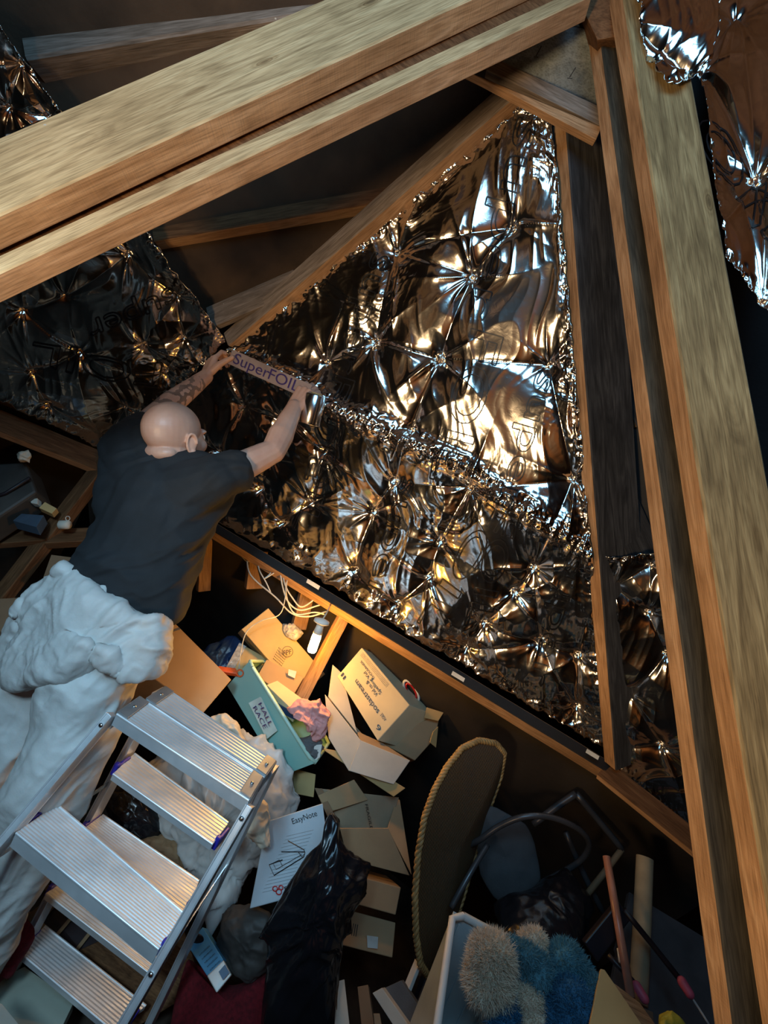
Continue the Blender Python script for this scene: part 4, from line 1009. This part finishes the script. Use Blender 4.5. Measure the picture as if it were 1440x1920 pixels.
# open brown box below
ob = thing('cardboard_box', P(690, 1620, 1.75), 'open brown cardboard box with a raised front flap below the white carton', 'box')
slab('back_wall', [(590, 1478, 1.86), (748, 1496, 1.86), (728, 1556, 1.84), (632, 1556, 1.84)], .005, 'card_inner', ob)
slab('front_flap', [(637, 1553, 1.72), (728, 1553, 1.74), (768, 1642, 1.70), (652, 1612, 1.68)], .005, 'card_brown', ob)
slab('side_wall', [(744, 1496, 1.88), (750, 1500, 1.88), (772, 1640, 1.72), (727, 1553, 1.74)], .005, 'card_brown', ob)
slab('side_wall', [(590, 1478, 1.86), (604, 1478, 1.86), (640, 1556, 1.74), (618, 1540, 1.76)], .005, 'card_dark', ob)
slab('inner_flap', [(596, 1492, 1.82), (664, 1462, 1.86), (690, 1500, 1.85), (614, 1524, 1.80)], .005, 'card_brown', ob)
text_on('printed_lettering', 'FRAGILE', [(690, 1506, 1.84), (700, 1552, 1.82), (694, 1553, 1.82), (684, 1507, 1.84)], 'print_black', ob, .008)
tag(slab('cardboard_sheet', [(548, 1440, 1.92), (592, 1452, 1.92), (588, 1495, 1.88), (552, 1488, 1.88)], .004, 'card_tan'), 'tan cardboard piece between the green tub and the open brown box', 'cardboard')
c = carton('cardboard_box', [(662, 1640, 1.72), (752, 1664, 1.74), (742, 1716, 1.70), (655, 1692, 1.68)], .2, 'card_brown', 'brown box in shade directly beneath the open brown box')
c = carton('cardboard_box', [(652, 1706, 1.70), (742, 1730, 1.72), (736, 1796, 1.66), (640, 1772, 1.64)], .2, 'card_brown', 'lowest brown box of the shaded stack, with a small pale label')
slab('label_patch', [(688, 1754, 1.66), (709, 1757, 1.66), (708, 1779, 1.65), (689, 1777, 1.65)], .001, 'paper', c, 0)
face_text('III', face_map([(652, 1706, 1.70), (742, 1730, 1.72), (736, 1796, 1.66), (640, 1772, 1.64)]), .15, .25, .7, .3, 'print_black', c)
# supports low in the pile (seen only as dark shapes between things)
sg = 'dark boxes at the bottom of the pile'
# ------------------------------------------------------------------ bags
tag(pillow('plastic_bag', [(285, 1440, 1.83), (330, 1392, 1.87), (420, 1372, 1.87), (505, 1395, 1.83), (552, 1476, 1.79), (545, 1565, 1.75), (498, 1602, 1.73), (452, 1645, 1.71), (446, 1690, 1.68), (400, 1752, 1.65), (366, 1690, 1.68), (335, 1620, 1.73), (292, 1540, 1.79)],
           .075, 'bag_white', nz=.018, nscale=12, seed=9, rings=44, segs=170), 'large crumpled white plastic bag seen behind and through the stepladder', 'bag')
tag(pillow('plastic_bag', [(396, 1352, 1.78), (425, 1342, 1.78), (447, 1362, 1.77), (455, 1395, 1.75), (430, 1400, 1.75), (402, 1380, 1.77)], .04, 'bag_cream', nz=.012, nscale=14, seed=10), 'small cream bag peeking out above the stepladder top', 'bag')
tag(pillow('plastic_bag', [(462, 1530, 1.56), (480, 1508, 1.57), (500, 1512, 1.57), (502, 1560, 1.55), (508, 1590, 1.54), (488, 1586, 1.54), (470, 1560, 1.55)], .03, 'bag_cream', nz=.018, nscale=9, seed=12), 'glossy cream bag fold catching warm light right of the stepladder', 'bag')
tag(pillow('bin_bag', [(611, 1545, 1.47), (622, 1532, 1.48), (635, 1545, 1.48), (634, 1580, 1.46), (655, 1618, 1.46), (684, 1630, 1.48), (672, 1665, 1.46), (652, 1712, 1.45), (644, 1760, 1.42), (634, 1840, 1.40), (620, 1940, 1.38), (500, 1950, 1.38), (498, 1850, 1.42), (508, 1772, 1.44), (512, 1712, 1.46), (545, 1662, 1.46), (580, 1612, 1.46), (604, 1582, 1.46)],
           .09, 'bag_black', nz=.022, nscale=8, seed=14, rings=44, segs=170, stretch=(1, 1, .5)), 'shiny black bin bag slumped against the laptop box', 'bag')
# laptop box
q = [(500, 1540, 1.62), (605, 1506, 1.62), (624, 1662, 1.52), (468, 1704, 1.52)]
c = carton('laptop_box', q, .07, 'card_laptop', 'pale blue-white laptop box with black and red printing', tdir=P(600, 1600, 1.9) - P(600, 1590, 1.6))
lq = lambda *a: [(x, y, 1.6) for x, y in a]
fm2 = face_map(q)
def onface(fm, q, x, y):   # pixel -> point on the face (intersection)
    a, b, c_ = fm(0, 0), fm(1, 0), fm(0, 1); n = (b - a).cross(c_ - a).normalized(); r = (P(x, y, 1) - CAM); t = (a - CAM).dot(n) / r.dot(n); p = CAM + r * t
    if n.dot(CAM - p) < 0: n = -n
    return p + n * .0015
def pix_text(s, fm, tl, tr, bl, mat, parent):
    v, f, e, W = text_geo(s); p0, p1, p2 = [onface(fm, None, *t) for t in (tl, tr, bl)]
    vs = [p0 + (p1 - p0) * (x / W) + (p2 - p0) * (1 - (y + .18) / .95) for x, y in v]
    return mesh('printed_lettering', vs, f, mat, parent)
pix_text('EasyNote', fm2, (546, 1534), (592, 1518), (550, 1548), 'print_black', c)
pix_text('pac', fm2, (532, 1658), (556, 1650), (535, 1672), 'print_black', c)
def pix_line(pts, w, mat, parent, fm=fm2, name='printed_drawing'):
    return MB().tube([onface(fm, None, *p) for p in pts], w, 4).build(name, mat, parent)
pix_line([(528, 1597), (572, 1597), (570, 1593), (540, 1576)], .0012, 'print_black', c)
pix_line([(572, 1598), (570, 1606), (514, 1641), (505, 1621), (530, 1612)], .0014, 'print_black', c)
pix_line([(566, 1602), (518, 1630), (512, 1618), (524, 1612), (530, 1624)], .0008, 'print_black', c); pix_line([(560, 1598), (566, 1606), (572, 1600)], .001, 'print_black', c)
for k in range(16): pix_line([(537 - k * 3, 1568 + k * 7), (588 - k * 3, 1556 + k * 7)], .00025, 'cushion_grey', c)
for cx, cy, r in ((523, 1672, 5), (516, 1666, 4.5), (527, 1664, 4)):
    pix_line([(cx + r * math.cos(a), cy + r * math.sin(a)) for a in [i * .4 for i in range(17)]], .0015, 'red_plastic', c)
tag(pillow('fabric_sack', [(415, 1712, 1.62), (470, 1700, 1.62), (505, 1720, 1.6), (510, 1790, 1.56), (470, 1830, 1.54), (425, 1790, 1.58)], .05, 'case_grey', nz=.012, nscale=8, seed=15), 'dark grey sack between the white bag and the black bin bag', 'sack')
# blue and white pack
bp = thing('electronics_pack', P(400, 1850, 1.5), 'light blue and white product pack with a black lens below the stepladder', 'pack')
qb = [(351, 1772, 1.55), (380, 1738, 1.58), (419, 1800, 1.52), (388, 1830, 1.49)]
slab('carton', qb, .05, 'blue_pack', bp, .002); slab('clear_end', [(388, 1830, 1.49), (419, 1800, 1.52), (434, 1828, 1.50), (406, 1862, 1.47)], .05, 'white_plastic', bp, .003)
fb = face_map(qb); cpt = onface(fb, None, 371, 1762); nb_ = (CAM - cpt).normalized()
MB().ellipsoid(cpt, IR * .020, IU * .020, nb_ * .008, 24, 10).build('lens', 'dark_plastic', bp, True)
for k in range(5): pix_text('iiliiliili', fb, (373 + k * 5, 1790 + k * 7), (392 + k * 5, 1772 + k * 7), (375 + k * 5, 1793 + k * 7), 'navy', bp)
slab('window', [(410, 1822, 1.485), (422, 1808, 1.50), (430, 1824, 1.49), (418, 1838, 1.475)], .004, 'navy', bp, 0)
tag(pillow('red_blanket', [(320, 1960, 1.50), (352, 1800, 1.62), (380, 1830, 1.6), (440, 1850, 1.58), (520, 1820, 1.56), (560, 1900, 1.5), (520, 1990, 1.45)], .05, 'carpet_red', nz=.006, nscale=6, seed=17, ridge=False), 'dark red blanket at the bottom beside the stepladder rail', 'blanket')
# lower left under the ladder
tag(slab('box_lid', [(-30, 1852, 1.50), (46, 1812, 1.58), (139, 1878, 1.50), (85, 1990, 1.38)], .03, 'card_pale_green'), 'pale grey-green box lid in the bottom left corner', 'lid')
tag(slab('cardboard_sheet', [(-30, 1870, 1.30), (4, 1882, 1.30), (60, 1950, 1.22), (-30, 1960, 1.22)], .01, 'card_white'), 'pinkish board scrap at the very bottom left corner', 'board')
lr = thing('lattice_crate', P(80, 1760, 1.7), 'dark crate with tan lattice bars behind the ladder steps', 'crate')
A_, B_, C2, D_ = P(10, 1602, 1.78), P(215, 1758, 1.70), P(176, 1812, 1.62), P(-34, 1640, 1.70)
m = MB(); nn = (B_ - A_).cross(D_ - A_).normalized(); nn = nn if nn.dot(CAM - A_) > 0 else -nn
for k in range(7):
    a, b = A_.lerp(B_, k / 6), D_.lerp(C2, k / 6); u = (B_ - A_).normalized() * (.012 if k not in (0, 3, 6) else .02); m.box(a, b - a, u, nn * .008)
for a, b in ((A_, B_), (D_, C2)): m.box(a, b - a, (D_ - A_).normalized() * .016, nn * .010)
m.build('lattice', 'wicker_rod', lr)
m = MB(); m.hexa([p - nn * .004 for p in (A_, B_, C2, D_)], [p - nn * .14 for p in (A_, B_, C2, D_)]); m.build('crate_body', 'dark_plastic', lr)
tag(slab('timber_strip', [(-20, 1770, 1.60), (100, 1682, 1.66), (106, 1692, 1.66), (-14, 1784, 1.60)], .02, 'wicker_rod'), 'tan slat crossing in front of the lattice crate', 'slat')
tag(pillow('red_cloth', [(-40, 1690, 1.5), (30, 1700, 1.5), (60, 1760, 1.48), (20, 1830, 1.45), (-40, 1840, 1.45)], .05, 'carpet_red', nz=.01, nscale=8, seed=18), 'dark red cloth at the far left behind the lattice crate', 'cloth')
tag(pillow('black_bag', [(195, 1475, 1.75), (240, 1450, 1.8), (300, 1520, 1.78), (310, 1560, 1.75), (255, 1580, 1.72), (215, 1545, 1.72)], .05, 'bag_black', nz=.01, nscale=8, seed=19), 'black bag behind the upper narrow ladder step', 'bag')
tag(pillow('knitted_bag', [(245, 1572, 1.72), (290, 1560, 1.74), (345, 1590, 1.72), (352, 1650, 1.66), (300, 1640, 1.66), (255, 1610, 1.68)], .04, 'wicker_rod', nz=.006, nscale=25, seed=20), 'tan woven bag behind the widest ladder step', 'bag')
tag(slab('wooden_board', [(130, 1790, 1.62), (330, 1700, 1.7), (380, 1850, 1.6), (200, 1960, 1.5)], .02, 'brown_wood'), 'brown board lying under the lower ladder steps', 'board')
# ------------------------------------------------------------------ wicker dish and chairs
wd = thing('wicker_seat', P(790, 1820, 1.75), 'round woven wicker seat with a braided rim standing on edge', 'wicker seat')
rimp = [(945, 1412, 1.820), (930, 1394, 1.802), (898, 1388, 1.765), (866, 1403, 1.711), (838, 1438, 1.674), (814, 1482, 1.638), (796, 1532, 1.611), (784, 1600, 1.593), (778, 1680, 1.574), (780, 1755, 1.565), (788, 1806, 1.574), (802, 1828, 1.602),
        (824, 1810, 1.665), (846, 1750, 1.729), (868, 1680, 1.784), (890, 1600, 1.820), (915, 1520, 1.838), (938, 1455, 1.838)]
V_, F_ = pillow('x', rimp, -.05, None, geo=True, back=.55, power=.6); mesh('woven_dish', V_, F_, 'wicker', wd, smooth=True)
rp = [P(*p) for p in rimp] + [P(*rimp[0])]; fine = []
for i in range(len(rp) - 1):
    for k in range(14): fine.append(rp[i].lerp(rp[i + 1], k / 14))
for s in (0, 1, 2):
    pts = []
    for i, p in enumerate(fine + [fine[0]]):
        t = (fine[(i + 1) % len(fine)] - fine[(i - 1) % len(fine)]).normalized(); a = t.orthogonal(); a = (FW - t * FW.dot(t)).normalized(); b = t.cross(a); an = i * .9 + s * 2.094
        pts.append(p + (a * math.cos(an) + b * math.sin(an)) * .006)
    MB().tube(pts, .0065, 6, False).build('rim_strand', 'wicker_rim', wd, True)
fc = thing('tubular_chair', P(900, 1720, 1.9), 'chair with a curved grey tube frame and round grey seat pad in the shadows', 'chair')
path = [P(*p) for p in [(812, 1600, 1.911), (850, 1595, 1.820), (895, 1577, 1.729), (935, 1550, 1.711), (980, 1532, 1.693), (1030, 1532, 1.693), (1080, 1552, 1.693), (1103, 1578, 1.711), (1096, 1605, 1.729), (1068, 1628, 1.747), (1015, 1656, 1.774)]]
path_tube('arm_tube', path, .0105, 'tube_grey', fc); path_tube('leg', [P(846, 1702, 1.593), P(880, 1640, 1.638), P(914, 1584, 1.711)], .010, 'tube_grey', fc)
pd = pillow('seat_pad', [(903, 1512, 1.820), (932, 1514, 1.820), (985, 1546, 1.820), (1003, 1585, 1.811), (1014, 1650, 1.793), (972, 1704, 1.774), (926, 1684, 1.784), (900, 1640, 1.802), (894, 1575, 1.820)], .03, 'cushion_grey', fc, nz=.003, ridge=False)
ch = thing('folding_chair', P(1080, 1680, 1.911), 'folded chair with straight dark metal tubes in the shadows behind', 'chair')
path_tube('back_tube', [P(1000, 1546, 1.820), P(1040, 1515, 1.820), P(1080, 1488, 1.820)], .013, 'tube_grey', ch, sub=3)
path_tube('leg', [P(1080, 1488, 1.820), P(1125, 1542, 1.802), P(1166, 1592, 1.784)], .012, 'tube_grey', ch, sub=3); path_tube('leg', [P(1166, 1592, 1.784), P(1130, 1640, 1.747), P(1100, 1678, 1.729)], .011, 'wicker_rod', ch, sub=3)
path_tube('leg', [P(1060, 1560, 1.820), P(1095, 1640, 1.784), P(1130, 1710, 1.747)], .011, 'tube_grey', ch, sub=3)
tag(pillow('white_hose', [(802, 1640, 1.693), (822, 1636, 1.693), (840, 1660, 1.693), (846, 1700, 1.674), (836, 1712, 1.674), (826, 1680, 1.684), (806, 1665, 1.684)], .02, 'bag_cream', nz=.006, nscale=16, seed=22), 'cream cloth loop lying inside the wicker seat', 'cloth')
tag(pillow('black_bag', [(930, 1700, 1.593), (990, 1690, 1.638), (1060, 1640, 1.684), (1110, 1700, 1.593), (1090, 1790, 1.456), (1030, 1800, 1.411), (960, 1770, 1.456)], .06, 'bag_black', nz=.012, nscale=7, seed=23), 'black bag in the dark behind the plush toy', 'bag')
# ------------------------------------------------------------------ storage bin with the plush toy
bn = thing('storage_bin', P(900, 1900, 1.3), 'pale grey plastic storage bin with ribbed walls at the bottom', 'bin')
dn = Vector((0, 0, -1))
K0, K1, K2, K3 = P(850, 1708, 1.42), P(1150, 1868, 1.44), P(1120, 2150, 1.10), P(806, 2020, 1.10)
base = [K0 + dn * .34 + Vector((.03, -.04, 0)), K1 + dn * .34 + Vector((-.03, -.04, 0)), K2 + dn * .34 + Vector((-.03, .04, 0)), K3 + dn * .34 + Vector((.03, .04, 0))]
open_box('bin', [K0, K1, K2, K3], base, .004, 'bin_plastic', bn, .011, 'white_plastic', 'shell')
inw = (K1 - K0).normalized()
for k in range(9):
    a = K0.lerp(K3, (k + .5) / 9.5); b = base[0].lerp(base[3], (k + .5) / 9.5)
    MB().box(a + inw * .006 + dn * .02, (b - a) * .9, inw * .004, (K3 - K0).normalized() * .006).build('rib', 'bin_plastic', bn)
    a = K0.lerp(K1, (k + .5) / 9.5); b = base[0].lerp(base[1], (k + .5) / 9.5)
    MB().box(a + (K3 - K0).normalized() * .006 + dn * .02, (b - a) * .9, (K3 - K0).normalized() * .004, inw * .006).build('rib', 'bin_plastic', bn)
toy = thing('plush_toy', P(1000, 1900, 1.25), 'fluffy blue and cream plush toy lying in the grey bin', 'plush toy')
def fuzzy(name, blobs, mat, seed, L=.020, n=9000):
    mb = MB()
    for x, y, d, r, *sx in blobs:
        r = r * d / F_PX; c_ = P(x, y, d); kx, ky = sx if sx else (1, 1)
        mb.ellipsoid(c_, IR * r * kx, IU * r * ky, FW * r * .9)
    o = remeshed(mb, name, .006, mat, toy, disp=lambda c, nn: fbm(c * 26, seed, 2) * .005, smooth_iter=3)
    me = o.data; rnd = np.random.RandomState(seed); nf_ = len(me.polygons); ce = np.zeros(nf_ * 3); no = np.zeros(nf_ * 3)
    me.polygons.foreach_get('center', ce); me.polygons.foreach_get('normal', no); ce = ce.reshape(-1, 3); no = no.reshape(-1, 3)
    idx = rnd.randint(0, nf_, n); p = ce[idx] + rnd.normal(0, .002, (n, 3)); d = no[idx] + rnd.normal(0, .42, (n, 3)); d /= np.linalg.norm(d, axis=1)[:, None]
    sd = np.cross(d, rnd.normal(0, 1, (n, 3))); sd /= np.linalg.norm(sd, axis=1)[:, None]; ln = L * rnd.uniform(.5, 1.2, n)[:, None]
    mid = p + d * ln * .55 + rnd.normal(0, .0012, (n, 3)); tip = p + d * ln + rnd.normal(0, .003, (n, 3)); w_ = .0009
    V = np.stack([p - sd * w_, p + sd * w_, mid + sd * w_ * .7, mid - sd * w_ * .7, tip], 1).reshape(-1, 3) + np.array(tuple(WLOC[o]))
    F = []
    for i in range(n): F += [(5 * i, 5 * i + 1, 5 * i + 2, 5 * i + 3), (5 * i + 3, 5 * i + 2, 5 * i + 4)]
    fo = mesh('fur', V, F, mat, o); fo['kind'] = 'stuff'; return o
fuzzy('cream_patch', [(922, 1800, 1.27, 40), (918, 1842, 1.25, 36), (938, 1858, 1.24, 26), (898, 1830, 1.26, 24)], 'fur_cream', 1, .022, 12000)['label'] = 'cream plush part'
fuzzy('ear', [(1000, 1772, 1.33, 27), (990, 1790, 1.32, 22)], 'fur_cream', 2, .012, 4000)['label'] = 'cream ear'
fuzzy('body', [(962, 1782, 1.28, 18), (985, 1802, 1.27, 26), (1010, 1825, 1.26, 28), (1060, 1805, 1.30, 34), (1075, 1830, 1.29, 34), (1040, 1850, 1.27, 34)], 'fur_teal', 3, .014, 12000)['label'] = 'teal plush part'
fuzzy('leg', [(1068, 1888, 1.22, 46), (1050, 1925, 1.2, 40)], 'fur_blue', 4, .014, 8000)['label'] = 'deep blue plush part'
fuzzy('leg', [(950, 1900, 1.22, 26), (945, 1930, 1.2, 26)], 'fur_blue', 5, .014, 5000)['label'] = 'deep blue plush part'
fuzzy('belly', [(994, 1872, 1.23, 24), (1000, 1915, 1.21, 28)], 'fur_cream', 6, .013, 5000)['label'] = 'cream plush part'
fuzzy('paw', [(1108, 1848, 1.25, 20), (1112, 1862, 1.24, 17)], 'fur_teal', 7, .010, 4000)
# ------------------------------------------------------------------ lower right poles and panels
pl_ = thing('copper_pole', P(1182, 1860, 1.28), 'reddish copper-coloured pole with a small pale label', 'pole')
a, b = P(1137, 1606, 1.52), P(1183, 1870, 1.28)
MB().tube([a, b], .0115, 16).build('shaft', 'copper_pole', pl_, True); t = (b - a).normalized()
MB().tube([P(1165, 1780, 1.363), P(1169, 1806, 1.34)], .0122, 16).build('label_band', 'paper', pl_, True)
tag(MB().tube([P(1209, 1608, 1.60), P(1204, 1730, 1.5), P(1196, 1880, 1.38)], .026, 24).build('cardboard_tube', 'kraft_tube', None, True), 'tan cardboard tube standing upright right of the copper pole', 'tube')
gp = slab('leaning_board', [(1180, 1672, 1.66), (1345, 1772, 1.60), (1400, 2000, 1.35), (1120, 1990, 1.38)], .02, 'grey_panel'); tag(gp, 'dark grey panel leaning behind the poles at lower right', 'panel')
tag(slab('leaning_board', [(1150, 1780, 1.52), (1184, 1676, 1.60), (1198, 1692, 1.58), (1190, 1900, 1.42)], .01, 'grey_panel'), 'narrow grey panel edge left of the cardboard tube', 'panel')
fr = thing('push_handle', P(1200, 1800, 1.4), 'black plastic frame with two pink grips among the poles', 'frame')
slab('foot_plate', [(1096, 1768, 1.40), (1160, 1690, 1.44), (1184, 1724, 1.42), (1122, 1806, 1.36)], .03, 'dark_plastic', fr, .004)
path_tube('bar', [P(1170, 1706, 1.43), P(1222, 1770, 1.40), P(1276, 1838, 1.36)], .0085, 'dark_plastic', fr, sub=2)
path_tube('bar', [P(1140, 1790, 1.38), P(1168, 1820, 1.35), P(1192, 1846, 1.32)], .008, 'dark_plastic', fr, sub=2)
for x, y in ((1279, 1841), (1194, 1850)):
    MB().capsule(P(x, y, 1.35 if x > 1200 else 1.31), .013, P(x + 14, y + 22, 1.33 if x > 1200 else 1.29), .012).build('grip', 'pink_plastic', fr, True)
path_tube('rod', [P(1294, 1866, 1.33), P(1310, 1890, 1.32), P(1330, 1922, 1.30)], .003, 'white_plastic', fr, sub=2)
wf = thing('wooden_tray', P(1150, 1920, 1.2), 'pale wooden tray edge at the bottom right of the plush toy', 'tray')
slab('side', [(1126, 1816, 1.26), (1134, 1818, 1.26), (1222, 1948, 1.14), (1100, 1948, 1.12)], .012, 'card_tan', wf)
slab('edge', [(1150, 1842, 1.27), (1200, 1880, 1.25), (1250, 1950, 1.18), (1222, 1950, 1.17)], .03, 'orange_lit_sawn_wood', wf)
tag(slab('grey_folder', [(1196, 1884, 1.25), (1225, 1898, 1.24), (1228, 1940, 1.18), (1206, 1940, 1.18)], .02, 'case_grey'), 'grey folder end behind the wooden tray', 'folder')
tag(pillow('yellow_object', [(1240, 1908, 1.25), (1262, 1900, 1.25), (1290, 1930, 1.22), (1240, 1940, 1.2)], .02, 'yellow_plastic', nz=.004, nscale=20), 'small yellow object at the bottom edge right of the tray', 'object')
# bottom centre clutter
tag(slab('wooden_board', [(626, 1842, 1.50), (646, 1836, 1.52), (660, 1960, 1.42), (618, 1965, 1.4)], .02, 'card_white'), 'pinkish upright board at the bottom between black bag and books', 'board')
tag(slab('thin_stick', [(636, 1772, 1.55), (641, 1772, 1.55), (632, 1880, 1.46), (626, 1880, 1.46)], .004, 'card_tan'), 'thin pale stick beside the black bin bag', 'stick')
BG = None
for (q_, mt, lb) in (([(698, 1862, 1.55), (716, 1852, 1.55), (775, 1935, 1.46), (752, 1945, 1.46)], 'card_white', 'white-edged book, leftmost of the fanned books at the bottom'),
                     ([(722, 1852, 1.57), (752, 1838, 1.57), (812, 1925, 1.48), (778, 1940, 1.48)], 'cushion_grey', 'grey mottled book beside the white-edged book at the bottom'),
                     ([(786, 1806, 1.6), (790, 1812, 1.6), (768, 1868, 1.56), (763, 1862, 1.56)], 'paper', 'thin white booklet standing below the wicker seat'),
                     ([(800, 1828, 1.6), (808, 1836, 1.6), (790, 1892, 1.55), (782, 1880, 1.55)], 'dark_plastic', 'thin black booklet standing left of the grey bin'),
                     ([(700, 1900, 1.45), (712, 1900, 1.45), (722, 1960, 1.4), (706, 1960, 1.4)], 'wicker_rod', 'tan book spine at the bottom edge left of the books'),
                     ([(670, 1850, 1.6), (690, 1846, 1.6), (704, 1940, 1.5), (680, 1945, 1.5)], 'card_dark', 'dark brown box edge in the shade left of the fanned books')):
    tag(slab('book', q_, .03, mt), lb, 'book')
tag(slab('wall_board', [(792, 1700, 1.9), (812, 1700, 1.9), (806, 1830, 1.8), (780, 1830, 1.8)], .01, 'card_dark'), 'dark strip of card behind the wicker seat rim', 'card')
# ------------------------------------------------------------------ far left clutter in the dark
sc_ = thing('suitcase', P(10, 960, 2.2), 'dark grey suitcase at the far left below the purlin', 'suitcase')
slab('shell', [(-60, 872, 2.22), (48, 866, 2.26), (68, 922, 2.2), (-50, 1000, 2.1)], .15, 'case_grey', sc_, .012)
MB().tube([P(-40, 940, 2.14), P(10, 925, 2.17), P(56, 896, 2.2)], .008, 8).build('zip', 'dark_plastic', sc_, True)
tag(pillow('knotted_cloth', [(38, 852, 2.2), (52, 846, 2.2), (60, 856, 2.2), (52, 866, 2.2), (40, 862, 2.2)], .02, 'bag_cream', nz=.008, nscale=30, segs=40, rings=12), 'small knotted cloth on top of the dark suitcase', 'cloth')
tag(slab('small_carton', [(73, 952, 2.2), (84, 941, 2.22), (106, 953, 2.22), (97, 963, 2.2)], .04, 'card_tan'), 'tiny pale carton beside the diagonal strut at the far left', 'box')
tag(slab('small_carton', [(56, 936, 2.22), (70, 934, 2.22), (70, 945, 2.2), (58, 943, 2.2)], .03, 'card_white'), 'tiny cream packet left of the tiny pale carton', 'packet')
tag(slab('blue_case', [(24, 976, 2.16), (40, 963, 2.2), (82, 966, 2.2), (68, 988, 2.14)], .05, 'dull_blue'), 'dull blue case under the dark suitcase', 'case')
mg = thing('mug', P(120, 990, 2.24), 'pale mug on the short joist right of the diagonal strut', 'mug')
MB().tube([P(110, 984, 2.24), P(113, 984, 2.24), P(127, 984, 2.24), P(131, 984, 2.24)], [.012, .021, .021, .017], 20).build('cup', 'card_white', mg, True); ring('handle', None, 127, 972, 2.24, 4, .002, mg, 'card_white')
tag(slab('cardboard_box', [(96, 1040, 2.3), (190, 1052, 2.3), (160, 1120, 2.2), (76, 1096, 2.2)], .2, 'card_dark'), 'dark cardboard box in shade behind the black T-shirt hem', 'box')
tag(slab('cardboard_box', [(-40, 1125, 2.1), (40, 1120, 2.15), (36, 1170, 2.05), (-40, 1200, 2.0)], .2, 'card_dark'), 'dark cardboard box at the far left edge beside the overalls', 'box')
tag(pillow('black_bag', [(380, 1225, 2.12), (440, 1195, 2.2), (455, 1215, 2.2), (430, 1260, 2.1), (405, 1270, 2.08)], .04, 'navy', nz=.01, nscale=10, seed=29), 'dark navy bag behind the orange tool', 'bag')
